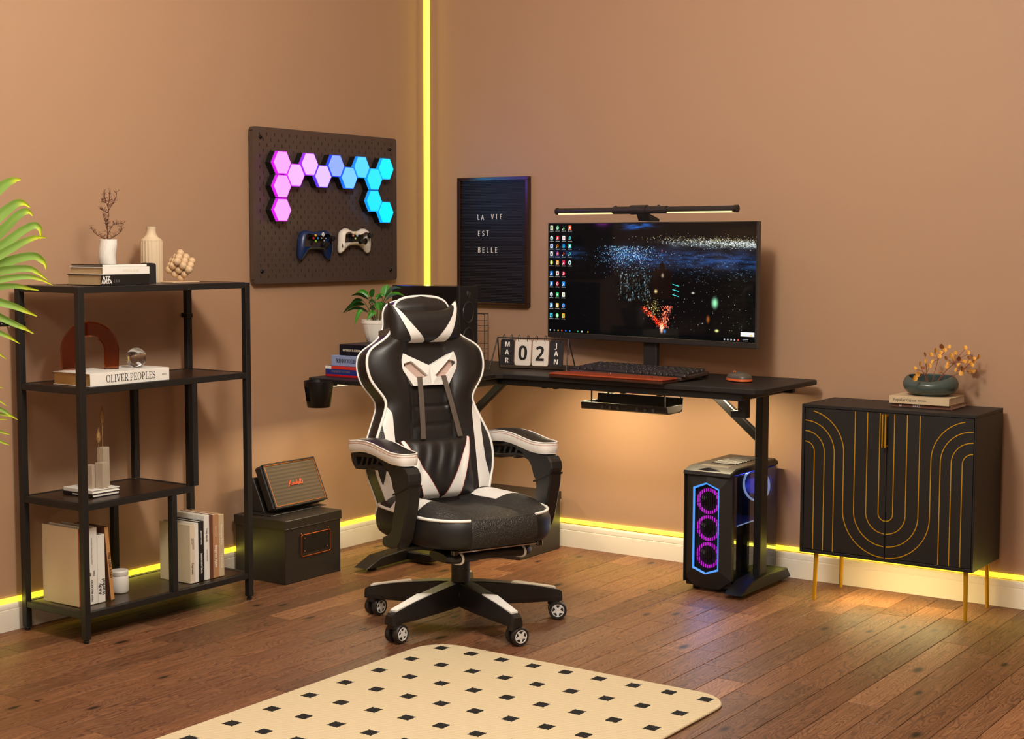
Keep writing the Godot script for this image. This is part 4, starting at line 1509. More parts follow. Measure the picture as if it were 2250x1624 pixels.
	var ins = [c8(60, 150, 90), c8(240, 250, 244), c8(120, 220, 130), c8(255, 240, 230), c8(30, 120, 110), c8(250, 240, 240), c8(230, 60, 50), c8(90, 230, 220), c8(90, 120, 220), c8(246, 160, 30), c8(40, 200, 150), c8(250, 250, 250), c8(60, 60, 60), c8(250, 150, 40), c8(236, 70, 40), c8(90, 220, 230), c8(250, 250, 240), c8(250, 226, 200), c8(250, 230, 236), c8(20, 110, 100), c8(240, 250, 255), c8(230, 60, 50), c8(255, 220, 226), c8(240, 246, 255), c8(255, 230, 230), c8(230, 244, 255), c8(120, 130, 140), c8(230, 250, 236), c8(180, 190, 130), c8(240, 248, 255), c8(255, 250, 230), c8(230, 70, 50), c8(20, 80, 110), c8(250, 250, 250), c8(90, 190, 120)]
	var ys = [0.035, 0.13, 0.203, 0.273, 0.355, 0.455, 0.55, 0.65, 0.75, 0.845]
	var k = 0
	for row in cols.size():
		for col in cols[row].size():
			var cx = int((0.013 + 0.0325 * col) * W); var cy := int(ys[row] * H)
			for y in range(-14, 15):
				for x in range(-11, 12):
					var round_: bool = (row + col) % 3 == 1
					var d: float = pow(x / 11.0, 2.0) + pow(y / 14.0, 2.0)
					if round_ and d > 1.0 or not round_ and pow(abs(x) / 11.0, 6.0) + pow(abs(y) / 14.0, 6.0) > 1.0:
						continue
					var c: Color = cols[row][col]
					var sh: int = (row * 2 + col) % 4
					var inner = false
					if sh == 0:
						inner = abs(x) < 3 and abs(y) < 9 or abs(y) < 3 and x > -3 and x < 7
					elif sh == 1:
						inner = d < 0.42 and d > 0.13
					elif sh == 2:
						inner = abs(abs(x) * 1.2 - y * 0.6) < 3.0 and abs(y) < 9
					else:
						inner = d < 0.24
					if inner:
						c = ins[k % ins.size()]
					if x < -5 and y > 6:
						c = Color(0.95, 0.95, 0.95)
					im.set_pixel(clamp(cx + x, 0, W - 1), clamp(cy + y, 0, H - 1), c)
			for x in range(-15, 16):
				for y in [19, 20, 21, 22]:
					if r.randf() < 0.55:
						im.set_pixel(clamp(cx + x, 0, W - 1), min(cy + y, H - 1), Color(0.85, 0.85, 0.85))
			k += 1
	# task bar
	for y in range(int(0.962 * H), H):
		for x in W:
			im.set_pixel(x, y, im.get_pixel(x, y).lerp(Color(0.03, 0.035, 0.04), 0.8))
	var tb = [[0.008, c8(240, 250, 255)], [0.03, c8(200, 200, 205)], [0.05, c8(250, 214, 100)], [0.07, c8(240, 90, 60)], [0.091, c8(40, 130, 230)], [0.113, c8(60, 140, 230)], [0.155, c8(60, 190, 110)], [0.177, c8(230, 244, 244)], [0.208, c8(240, 190, 60)], [0.865, c8(220, 220, 220)], [0.88, c8(220, 220, 220)], [0.895, c8(220, 220, 220)], [0.91, c8(220, 220, 220)], [0.926, c8(236, 80, 70)]]
	for q in tb:
		for y in range(-5, 6):
			for x in range(-5, 6):
				if x * x + y * y < 26 and r.randf() < 0.9:
					im.set_pixel(clamp(int(q[0] * W) + x, 0, W - 1), clamp(int(0.982 * H) + y, 0, H - 1), q[1])
	for x in range(int(0.945 * W), int(0.97 * W)):
		for y in [int(0.975 * H), int(0.976 * H), int(0.987 * H), int(0.988 * H)]:
			if r.randf() < 0.7:
				im.set_pixel(x, y, Color(0.9, 0.9, 0.9))
	for y in range(int(0.915 * H), int(0.95 * H)):
		for x in range(int(0.937 * W), int(0.997 * W)):
			im.set_pixel(x, y, Color(0.97, 0.97, 0.97))
	for y in range(int(0.935 * H), int(0.947 * H)):
		for x in range(int(0.978 * W), int(0.988 * W)):
			im.set_pixel(x, y, Color(0.97, 0.85, 0.3))
	return im

func build_monitor():
	var W = 0.998; var H := 0.459
	# local axes: x along the screen, z out of it; the middle of the panel stands at y = 1.1
	var t = thing("monitor", "large black wide monitor showing a city at night and desktop icons", "monitor", V(1.198, 0.755, 0.168), -8.0)
	var cy = 0.345
	var s = st()
	bx(s, V(-W / 2, cy - H / 2, -0.02), V(W / 2, cy + H / 2, 0.0), 0.002)
	obj("housing", s, M.grey_plastic, t)
	s = st()
	bx(s, V(-W / 2, cy - H / 2, 0.0002), V(W / 2, cy - H / 2 + 0.021, 0.006), 0.0015)
	bx(s, V(-W / 2, cy + H / 2 - 0.004, 0.0002), V(W / 2, cy + H / 2, 0.006), 0.001)
	bx(s, V(-W / 2, cy - H / 2 + 0.021, 0.0002), V(-W / 2 + 0.004, cy + H / 2 - 0.004, 0.006), 0.001)
	bx(s, V(W / 2 - 0.004, cy - H / 2 + 0.021, 0.0002), V(W / 2, cy + H / 2 - 0.004, 0.006), 0.001)
	obj("bezel", s, M.black_metal, t)
	var m = mt("screen", Color(0.008, 0.008, 0.009), 0.06)
	m.emission_enabled = true
	m.emission = Color.WHITE
	m.emission_operator = BaseMaterial3D.EMISSION_OP_MULTIPLY
	m.emission_texture = ImageTexture.create_from_image(screen_image())
	m.emission_energy_multiplier = 1.0
	m.metallic_specular = 0.4
	s = st()
	var a = V(-W / 2 + 0.0042, cy - H / 2 + 0.0212, 0.003); var b := V(W / 2 - 0.0042, cy + H / 2 - 0.0042, 0.003)
	var uvp = [[V(a.x, a.y, a.z), Vector2(0, 1)], [V(b.x, a.y, a.z), Vector2(1, 1)], [V(b.x, b.y, a.z), Vector2(1, 0)], [V(a.x, b.y, a.z), Vector2(0, 0)]]
	for i in [0, 2, 1, 0, 3, 2]:
		s.set_uv(uvp[i][1])
		s.add_vertex(uvp[i][0])
	obj("screen", s, m, t)
	s = st()
	bx(s, V(-0.032, 0.012, -0.045), V(0.032, 0.3, -0.02), 0.004)
	obj("stand_column", s, M.black_metal, t)
	s = st()
	bx(s, V(-0.15, 0.0, -0.1), V(0.15, 0.012, 0.06), 0.004)
	obj("stand_base", s, M.black_metal, t)
	s = st()
	prism(s, rrect(0.2, 0.2, 0.02), 0.02, T(V(0, cy, -0.041)), 0.003)
	obj("back_cover", s, M.grey_plastic, t)
	# light bar clipped on top
	var l = thing("monitor_light", "slim black light bar clipped to the top edge of the monitor", "light bar", V(1.198, 0.755, 0.168), -8.0)
	var y = cy + H / 2 + 0.045
	s = st()
	tube(s, [V(-0.43, y, 0.03), V(-0.1, y, 0.03)], 0.0115, 18)
	obj("tube", s, M.black_metal, l)
	s = st()
	tube(s, [V(0.1, y, 0.03), V(0.425, y, 0.03)], 0.0115, 18)
	obj("tube", s, M.black_metal, l)
	for q in [[-0.432, -0.424], [0.418, 0.43]]:
		s = st()
		tube(s, [V(q[0], y, 0.03), V(q[1], y, 0.03)], 0.0135, 18)
		obj("end_cap", s, M.black_plastic, l)
	s = st()
	tube(s, [V(-0.14, y, 0.03), V(0.115, y, 0.03)], 0.0145, 18)
	tube(s, [V(-0.055, y + 0.001, 0.03), V(0.02, y + 0.001, 0.03)], 0.018, 18)
	obj("hub_sleeve", s, M.black_metal, l)
	for x in [-0.132, 0.075]:
		s = st()
		ball(s, V(x, y + 0.012, 0.03), 0.007, 8)
		obj("knob", s, M.black_plastic, l)
	s = st()
	prism(s, [Vector2(0.03, y - 0.014 - 0.0), Vector2(0.042, y - 0.01), Vector2(0.026, cy + H / 2 + 0.004), Vector2(-0.03, cy + H / 2 + 0.002), Vector2(-0.03, cy + H / 2 + 0.012), Vector2(0.012, y - 0.02)], 0.06, Transform3D(Basis(V(0, 0, 1), V(0, 1, 0), V(-1, 0, 0)), V(0.035, 0, 0)), 0.002)
	obj("clamp", s, M.black_plastic, l)
	for q in [[-0.415, -0.145], [0.12, 0.41]]:
		s = st()
		bx(s, V(q[0], y - 0.0135, 0.024), V(q[1], y - 0.0085, 0.0405), 0.001)
		obj("light_strip", s, M.warm_led, l)
		lamp_area("light_bar_lamp", V((q[0] + q[1]) / 2, y - 0.015, 0.033), V(0, -1, 0.25), Vector2(q[1] - q[0], 0.01), c8(255, 230, 160), 0.03, l)

# ---------------------------------------------------------------- bookshelf
func build_shelf():
	var t = thing("bookshelf", "open black metal shelving unit with dark wood boards against the left wall", "shelf")
	var xf = 0.334; var xb := 0.046; var zl := 2.152; var zr := 1.438; var w := 0.011
	for p in [[xf, zl], [xf, zr], [xb, zl], [xb, zr]]:
		var s = st()
		bx(s, V(p[0] - w, 0.012, p[1] - w), V(p[0] + w, 1.111, p[1] + w), 0.0012)
		var post = obj("post", s, M.black_frame, t)
		s = st()
		lathe(s, [[0.0, 0.0], [0.009, 0.0], [0.0095, 0.008], [0.006, 0.013], [0.0, 0.013]], 12, T(V(p[0], 0, p[1])))
		obj("foot", s, M.deep_black, post)
	var rail = func(a, b):
		var s = st()
		bx(s, a, b, 0.001)
		obj("rail", s, M.black_frame, t)
	var lev = [[1.112, zl, zr], [0.8, zl, zr], [0.4375, zl, 1.69], [0.0965, zl, zr]]
	for q in lev:
		var y1: float = q[0]
		var y0: float = q[0] - 0.02
		rail.call(V(xf - 0.01, y0, q[2] + 0.0112), V(xf + 0.0095, y1, q[1] - 0.0112))
		rail.call(V(xb - 0.0095, y0, q[2] + 0.0112), V(xb + 0.01, y1, q[1] - 0.0112))
		for z in [q[1], q[2]]:
			rail.call(V(xb + 0.0112, y0, z - 0.0095), V(xf - 0.0112, y1, z + 0.0095))
		var s = st()
		plank(s, xb + 0.0105, xf - 0.0105, q[2] + 0.01, q[1] - 0.01, [0, 2, 5, 3][lev.find(q)], 0.2, Color(1, 1, 1), y1 - 0.001)
		obj("shelf_board", s, M.dark_wood, t)
	for x in [xf, xb]:
		var s = st()
		bx(s, V(x - w, 0.4375, 1.69 - w), V(x + w, 0.7795, 1.69 + w), 0.001)
		obj("divider_post", s, M.black_frame, t)
		s = st()
		bx(s, V(x - w, 0.097, 1.788 - w), V(x + w, 0.417, 1.788 + w), 0.001)
		obj("divider_post", s, M.black_frame, t)
	for q in [[zr, -1], [zl, 1]]:
		var s = st()
		bx(s, V(xb - 0.016, 0.982, q[0] - 0.0135), V(xb + 0.0125, 0.996, q[0] + 0.0135), 0.001)
		bx(s, V(0.001, 0.982, q[0] + q[1] * 0.0135), V(xb, 0.996, q[0] + q[1] * 0.016), 0.0008)
		bx(s, V(0.0005, 0.982, min(q[0] + q[1] * 0.012, q[0] + q[1] * 0.045)), V(0.003, 0.996, max(q[0] + q[1] * 0.012, q[0] + q[1] * 0.045)), 0.0008)
		var br = obj("wall_bracket", s, M.deep_black, t)
		s = st()
		ball(s, V(0.004, 0.989, q[0] + q[1] * 0.037), 0.003, 6)
		obj("bracket_screw", s, M.chrome, br)

func book(called, label, group, t_, h, d, cover, xf, titles = [], pages = null, spine = null):
	# local axes: the spine in the plane x = 0 facing +x, thickness along z, height along y
	var t = thing(called, label, "book", Vector3.ZERO, 0.0, group)
	t.transform = xf
	var k = 0.002
	var s = st()
	bx(s, V(-d, 0, -t_ / 2), V(-k, h, -t_ / 2 + k), 0.0005)
	bx(s, V(-d, 0, t_ / 2 - k), V(-k, h, t_ / 2), 0.0005)
	if spine == null:
		bx(s, V(-k, 0, -t_ / 2), V(0, h, t_ / 2), 0.0007)
	obj("cover", s, cover, t)
	if spine != null:
		s = st()
		bx(s, V(-k, 0, -t_ / 2), V(0, h, t_ / 2), 0.0007)
		obj("spine", s, spine, t)
	s = st()
	bx(s, V(-d + 0.003, 0.003, -t_ / 2 + k), V(-k, h - 0.003, t_ / 2 - k))
	obj("page_block", s, pages if pages else M.paper, t)
	for q in titles:  # [text, size, "up" or "down", height on the spine, across, material, font, bold, width]
		var b = Basis(V(0, 1, 0), V(0, 0, 1), V(1, 0, 0)) if q[2] == "up" else Basis(V(0, -1, 0), V(0, 0, -1), V(1, 0, 0))
		if q[2] == "mirror":
			b = Basis(V(0, -1, 0), V(0, 0, 1), V(1, 0, 0))
		lettering(t, "title", q[0], q[1], q[5], Transform3D(b, V(0.0004, q[3], q[4])), q[6], q[7], 0.0004, q[8] if q.size() > 8 else 1.0)
	return t

func build_shelf_books():
	var up = func(x, z, tilt = 0.0): return Transform3D(Basis(V(1, 0, 0), tilt), V(x, 0.0973, z))
	# left group on the bottom board
	var g = "upright books on the left of the bottom shelf"
	book("book", "thick cream book with a rust spine, leftmost upright on the bottom shelf", g, 0.031, 0.25, 0.178, M.cover_cream, up.call(0.2655, 2.1035), [], null, M.cover_rust)
	book("book", "white upright book lettered Paul McCarthy beside the rust-spined book", g, 0.04, 0.247, 0.17, M.cover_white, up.call(0.2665, 2.0672), [["PAUL McCARTHY", 0.0075, "up", 0.045, 0.002, M.ink, "Droid Sans", true, 0.9], ["WS", 0.0065, "up", 0.098, 0.008, M.ink, "Droid Sans", true], ["CSSC", 0.0065, "up", 0.1, -0.006, M.ink, "Droid Sans", true, 0.95], ["HAUSER & WIRTH   VOLUME OF EXPERIMENTS", 0.003, "up", 0.172, 0.001, M.ink_grey, "Droid Sans", false, 1.05]])
	book("book", "shorter white upright book lettered Andy Warhol on the bottom shelf", g, 0.029, 0.22, 0.165, M.cover_white, up.call(0.2675, 2.0318), [["Andy", 0.0115, "up", 0.045, 0.007, M.ink, "Droid Sans", true], ["Warhol", 0.0115, "up", 0.05, -0.0075, M.ink, "Droid Sans", true]])
	var xo = Transform3D(Basis(V(1, 0, 0), 0.09), V(0.271, 0.0985, 1.9905))
	book("book", "leaning kraft-brown journal lettered ONE LINE A DAY", g, 0.0145, 0.241, 0.15, M.cover_brown, xo, [["ONE LINE A DAY", 0.0085, "down", 0.115, 0.0, M.ink, "Droid Sans", true, 0.98]], null, M.cover_kraft)
	# right group
	g = "upright books on the right of the bottom shelf"
	var q = [["cream upright book with black Cyrillic title, first from the divider post", 0.0195, 0.2, 0.15, "cover_cream", 1.6748, [["ОЛЕГ РОЙ", 0.0035, "down", 0.145, 0.003, "ink_grey", "Droid Sans", false], ["СКИТАНИЯ", 0.0055, "down", 0.135, -0.003, "ink_grey", "Droid Serif", false, 0.9], ["Спутник", 0.0085, "down", 0.05, 0.0, "ink", "Droid Sans", true, 0.85]]],
		["plain off-white upright book between the first cream and the black book", 0.0165, 0.203, 0.15, "cover_white", 1.6552, []],
		["black upright book with white Cyrillic title down its spine", 0.0235, 0.206, 0.15, "cover_black", 1.6338, [["ДЖАННЕТ УОЛЛС", 0.0045, "down", 0.15, 0.0, "ink_white", "Droid Sans", true, 0.95], ["ЗАМОК ИЗ СТЕКЛА", 0.0065, "down", 0.062, 0.0, "ink_white", "Droid Sans", true, 0.88]]],
		["white upright book taller than the black book on its left", 0.0225, 0.223, 0.16, "cover_white", 1.6078, [["Стив Джобс", 0.0065, "down", 0.155, 0.0, "ink", "Droid Sans", true, 0.92], ["УОЛТЕР АЙЗЕКСОН", 0.0035, "down", 0.085, 0.0, "ink_grey", "Droid Sans", false]],],
		["plain dark brown upright book right of the tall white one", 0.0165, 0.221, 0.158, "cover_brown", 1.5878, []],
		["tan upright book with white Cyrillic title on the bottom shelf", 0.0265, 0.22, 0.158, "cover_tan", 1.5656, [["Джек Лондон", 0.0045, "down", 0.16, 0.0, "ink_white", "Droid Sans", true, 0.9], ["Мартин Иден", 0.0105, "down", 0.075, 0.0, "ink_white", "Droid Sans", true, 0.82]]],
		["sand-coloured upright book with pale title, last at the right end", 0.0245, 0.216, 0.155, "cover_sand", 1.5394, [["Иммануил Кант", 0.009, "down", 0.145, 0.0, "ink_white", "Droid Sans", false, 0.8], ["ТРАКТАТЫ", 0.0085, "down", 0.055, 0.0, "ink_white", "Droid Serif", false, 0.85]]]]
	for b in q:
		var tt = []
		for w in b[6]:
			var e = w.duplicate()
			e[5] = M[w[5]]
			tt.append(e)
		book("book", b[0], g, b[1], b[2], b[3], M[b[4]], up.call(0.3045, b[5]), tt)
	# lying book on the second board: text runs along the front edge
	var flat = func(x, y, z, turn = 0.0): return Transform3D(Basis(V(0, 1, 0), deg_to_rad(turn)) * Basis(V(1, 0, 0), V(0, 0, -1), V(0, 1, 0)), V(x, y, z))
	book("large_book", "large white lying book lettered OLIVER PEOPLES on the second board", "", 0.041, 0.324, 0.178, M.cover_white, flat.call(0.331, 0.8207, 2.113), [["OLIVER PEOPLES", 0.0235, "up", 0.163, 0.0, M.ink, "Droid Serif", false, 0.78], ["RIZZOLI", 0.005, "up", 0.303, 0.0, M.ink_grey, "Droid Serif", false, 0.8]], mt("gilt_pages", c8(180, 138, 78), 0.6))
	# two on top of the unit
	book("large_book", "thick black lying book under the others on top of the shelving unit", "books lying on top of the unit", 0.034, 0.197, 0.165, M.cover_black, flat.call(0.3, 1.1295, 2.036), [["ATZ", 0.013, "up", 0.02, 0.006, M.ink_white, "Droid Sans", true], ["AWXA", 0.012, "up", 0.021, -0.006, M.ink_white, "Droid Sans", true, 0.9], ["I Я A", 0.009, "up", 0.062, -0.004, M.ink_grey, "Droid Sans", false]], M.paper_tan)
	book("large_book", "white lying book between the black book and the thin pamphlet", "books lying on top of the unit", 0.0235, 0.192, 0.16, M.cover_white, flat.call(0.298, 1.1585, 2.028), [["KINFOLK  HOME", 0.007, "up", 0.115, 0.0, M.paper, "Droid Serif", false, 0.9]], M.paper_tan)
	book("thin_book", "thin black and white pamphlet under the small white vase", "books lying on top of the unit", 0.007, 0.18, 0.152, M.cover_black, flat.call(0.294, 1.1742, 2.024), [], M.cover_white, M.cover_white)
	# two slim books on the third board; their spines face away from the corner
	var fz = func(x, y, z): return Transform3D(Basis(V(0, 0, 1), V(1, 0, 0), V(0, 1, 0)), V(x, y, z))
	book("slim_book", "slim black-spined white book lying under the other on the third board", "slim books on the third board", 0.0115, 0.146, 0.112, M.cover_black, fz.call(0.115, 0.4432, 2.056), [["JOHN PAWSON", 0.004, "mirror", 0.07, 0.0, M.ink_white, "Droid Sans", true]], M.cover_white)
	book("slim_book", "slim white lying book directly under the stone block vase", "slim books on the third board", 0.0115, 0.142, 0.112, M.cover_white, fz.call(0.117, 0.4549, 2.054), [], M.cover_white)

func build_shelf_top_things():
	# white fluted vase with a bare branch
	var t = thing("white_vase", "small white twisted-rib vase on the lying books on the shelving unit", "vase", V(0.205, 1.1779, 1.93), 0, "")
	var s = st()
	var R = []
	for i in 25:
		var v = i / 24.0
		var r: float = lerp_table([[0.0, 0.0255], [0.4, 0.0262], [0.75, 0.0275], [1.0, 0.0262]], v)
		var off = 0.003 * sin(v * 5.0)
		var ring = []
		for j in 72:
			var a = TAU * j / 72
			var rr: float = r + 0.0013 * pow(abs(sin(a * 12.0 + 1.6 * sin(v * 4.5))), 0.7)
			ring.append(V(rr * sin(a), v * 0.08, rr * cos(a) + off - 0.002))
		R.append(ring)
	for i in [0.9, 0.86]:
		var ring = []
		for p in R[24]:
			ring.append(V(p.x * i, 0.08 if i > 0.88 else 0.03, p.z * i))
		R.append(ring)
	rings(s, R)
	obj("body", s, M.ceramic_white, t)
	var b = thing("bare_branch", "bare brown twig branch standing in the small white vase", "branch", V(0.205, 1.2, 1.93))
	s = st()
	var rr = RandomNumberGenerator.new()
	rr.seed = 3
	# z to the left in the picture, y up
	var main_ = [[V(0, 0, 0), V(0.002, 0.05, -0.002), V(0.0, 0.1, -0.003), V(0.004, 0.15, -0.006), V(0.0, 0.185, 0.004), V(0.002, 0.205, 0.007)],
		[V(0, 0.052, -0.002), V(0.005, 0.062, 0.02), V(0.0, 0.075, 0.045), V(0.004, 0.092, 0.063)], [V(0, 0.056, -0.002), V(0.005, 0.066, -0.025), V(0.01, 0.083, -0.05), V(0.005, 0.1, -0.056)],
		[V(0.002, 0.075, -0.004), V(0.006, 0.1, -0.017), V(0.0, 0.107, -0.04), V(0.004, 0.108, -0.064)], [V(0.0, 0.1, -0.003), V(0.008, 0.12, 0.012), V(0.004, 0.136, 0.018)],
		[V(0.002, 0.142, -0.005), V(0.006, 0.147, 0.012), V(0.002, 0.155, 0.028)], [V(0.004, 0.15, -0.006), V(0.0, 0.168, -0.022), V(0.006, 0.19, -0.034), V(0.0, 0.21, -0.042)],
		[V(0.003, 0.165, -0.003), V(0.005, 0.188, -0.01), V(0.002, 0.207, -0.013)], [V(0.0, 0.09, -0.003), V(-0.01, 0.108, -0.006), V(-0.012, 0.125, -0.018)], [V(0.0, 0.176, 0.001), V(0.003, 0.176, 0.012), V(0.004, 0.184, 0.018)]]
	for m in main_:
		var sp = spline(m, 5)
		var rad = []
		for i in sp.size():
			rad.append(lerp(0.0017 if m == main_[0] else 0.0012, 0.0005, float(i) / sp.size()))
		tube(s, sp, rad, 6)
		for i in range(3, sp.size()):
			for k in 2:
				var d = V(rr.randf_range(-1, 1), rr.randf_range(-0.2, 1.2), rr.randf_range(-1.2, 1.2)).normalized() * rr.randf_range(0.008, 0.017)
				var mid_: Vector3 = sp[i] + d * 0.55 + V(0, 0.002, 0)
				tube(s, [sp[i], mid_, sp[i] + d], [0.0006, 0.0005, 0.0003], 4)
				if rr.randf() < 0.6:
					tube(s, [mid_, mid_ + V(rr.randf_range(-1, 1), 0.8, rr.randf_range(-1, 1)).normalized() * 0.007], [0.0004, 0.0003], 4)
	obj("twigs", s, M.twig, b)
	# tall ribbed bottle
	t = thing("bottle_vase", "tall cream bottle vase with ribbed sides on top of the shelving unit", "vase", V(0.135, 1.1125, 1.681))
	s = st()
	R = []
	for q in [[0.0, 0.037], [0.002, 0.038], [0.138, 0.0378], [0.142, 0.0365]]:
		var ring = []
		for j in 96:
			var a = TAU * j / 96
			ring.append(V((q[1] - 0.0022 * pow(abs(sin(a * 10.0)), 2.0)) * sin(a), q[0], (q[1] - 0.0022 * pow(abs(sin(a * 10.0)), 2.0)) * cos(a)))
		R.append(ring)
	rings(s, R)
	lathe(s, [[0.0365, 0.1415], [0.034, 0.146], [0.024, 0.153], [0.018, 0.162], [0.0155, 0.172], [0.015, 0.183], [0.0162, 0.186], [0.0162, 0.189], [0.013, 0.189], [0.0125, 0.17], [0.0, 0.17]], 36)
	obj("body", s, M.ceramic_cream, t)
	# black arch
	s = st()
	var ar = [Vector2(-0.027, 0), Vector2(0.021, 0), Vector2(0.021, 0.062)]
	ar.append_array([Vector2(0.017, 0.067), Vector2(0.0, 0.069), Vector2(-0.014, 0.066), Vector2(-0.023, 0.058), Vector2(-0.027, 0.048)])
	prism(s, ar, 0.05, Transform3D(Basis(V(0.3, 0, -0.954), V(0, 1, 0), V(0.954, 0, 0.3)), V(0.21, 1.1125, 1.782)), 0.002)
	one("bookend", s, M.cover_black, "black round-shouldered bookend between the lying books and the bottle vase", "bookend")
	# wooden bead sculpture
	t = thing("bead_sculpture", "sculpture of stacked round wooden beads on top of the shelving unit", "sculpture", V(0.19, 1.1125, 1.602))
	var r0 = 0.0134
	var cb = Basis(V(0, 1, 0), 0.55) * Basis(V(1, 0, 0), 0.62) * Basis(V(0, 0, 1), 0.79)
	var cen = V(0, 0.06, 0)
	var low = 1.0
	var beads = []
	for x in 3:
		for y in 3:
			for z in 3:
				beads.append(cb * (V(x - 1, y - 1, z - 1) * r0 * 1.78))
	for p in beads:
		low = min(low, p.y)
	cen.y = 0.004 - low + r0 - 0.001
	for p in beads:
		s = st()
		ball(s, cen + p, r0, 10)
		obj("bead", s, M.wood_bead, t)
	s = st()
	bx(s, V(-0.055, 0, -0.05), V(0.04, 0.004, 0.072), 0.001)
	one("sculpture_plate", s, M.wood_bead, "flat pale wood plate under the bead sculpture", "plate").position = V(0.19, 1.1122, 1.602)
	# amber glass arch and ball on the big book
	t = thing("glass_arch", "amber glass arch standing on the big white lying book", "ornament", V(0.199, 0.8415, 2.003), 49.0)
	var o = []
	for i in 21:
		var a = PI * i / 20.0
		o.append(Vector2(0.0905 * cos(a), 0.064 + 0.0905 * sin(a)))
	o.append(Vector2(-0.0885, 0.0))
	o.append(Vector2(-0.044, 0.0))
	for i in 17:
		var a = PI - PI * i / 16.0
		o.append(Vector2(0.044 * cos(a), 0.062 + 0.044 * sin(a)))
	o.append(Vector2(0.044, 0.0))
	o.append(Vector2(0.0885, 0.0))
	s = st()
	prism(s, o, 0.034, T(V(0, 0, -0.017)), 0.004)
	obj("arch", s, M.amber_glass, t)
	s = st()
	ball(s, V(0.252, 0.8412 + 0.0325, 1.858), 0.0325, 28)
	one("glass_ball", s, M.clear_glass, "clear glass ball on the big white lying book", "glass ball")
	# stone block vase with two dried tails
	t = thing("block_vase", "grey stone vase of stepped blocks on the slim white books", "vase", V(0.222, 0.461, 1.992), 12.0)
	for q in [[V(-0.013, 0, -0.034), V(0.013, 0.128, -0.004)], [V(0.0, 0, -0.0038), V(0.03, 0.083, 0.024)], [V(-0.03, 0, 0.012), V(-0.002, 0.075, 0.036)]]:
		s = st()
		bx(s, q[0], q[1], 0.001)
		obj("block", s, M.ceramic_grey, t)
	for q in [[V(0.236, 0.545, 2.0), V(0.232, 0.602, 2.004), 0.052, 0.0095, "shorter dried bunny-tail grass stem in the stone block vase"], [V(0.218, 0.59, 1.975), V(0.212, 0.662, 1.971), 0.056, 0.009, "taller dried bunny-tail grass stem in the stone block vase"]]:
		t = thing("bunny_tail_grass", q[4], "dried grass", q[0], 0, "dried bunny-tail stems")
		s = st()
		var d: Vector3 = q[1] - q[0]
		tube(s, [V(0, -0.03, 0), d * 0.5, d], 0.0011, 6)
		obj("stem", s, M.bunny_tail, t)
		s = st()
		var rr2 = RandomNumberGenerator.new()
		rr2.seed = 6
		var prof = []
		for i in 12:
			var v = i / 11.0
			prof.append([q[3] * sin(PI * pow(v, 0.75)) * 0.75 + 0.0001, v * q[2]])
		lathe(s, prof, 10, T(d))
		for i in 260:
			var v = rr2.randf()
			var a = rr2.randf() * TAU
			var r1: float = q[3] * sin(PI * pow(v, 0.75)) * 0.72
			var p0: Vector3 = d + V(r1 * sin(a), v * q[2], r1 * cos(a))
			var dirv = V(sin(a), 0.9, cos(a)).normalized() * 0.006
			t3(s, p0, p0 + dirv, p0 + V(cos(a), 0.3, -sin(a)) * 0.0012, V(sin(a), 0, cos(a)))
		obj("seed_head", s, M.bunny_tail, t)
	# lidded jar on the bottom board
	t = thing("lidded_jar", "faceted white jar with a flat lid on the bottom shelf", "jar", V(0.199, 0.0972, 1.9))
	s = st()
	lathe(s, [[0.0, 0.0], [0.027, 0.0], [0.0295, 0.004], [0.0295, 0.05], [0.027, 0.056], [0.0, 0.056]], 12)
	obj("body", s, M.ceramic_white, t)
	s = st()
	lathe(s, [[0.0, 0.0562], [0.0275, 0.0562], [0.0285, 0.058], [0.0285, 0.07], [0.026, 0.0735], [0.0, 0.074]], 28)
	obj("lid", s, M.ceramic_white, t)

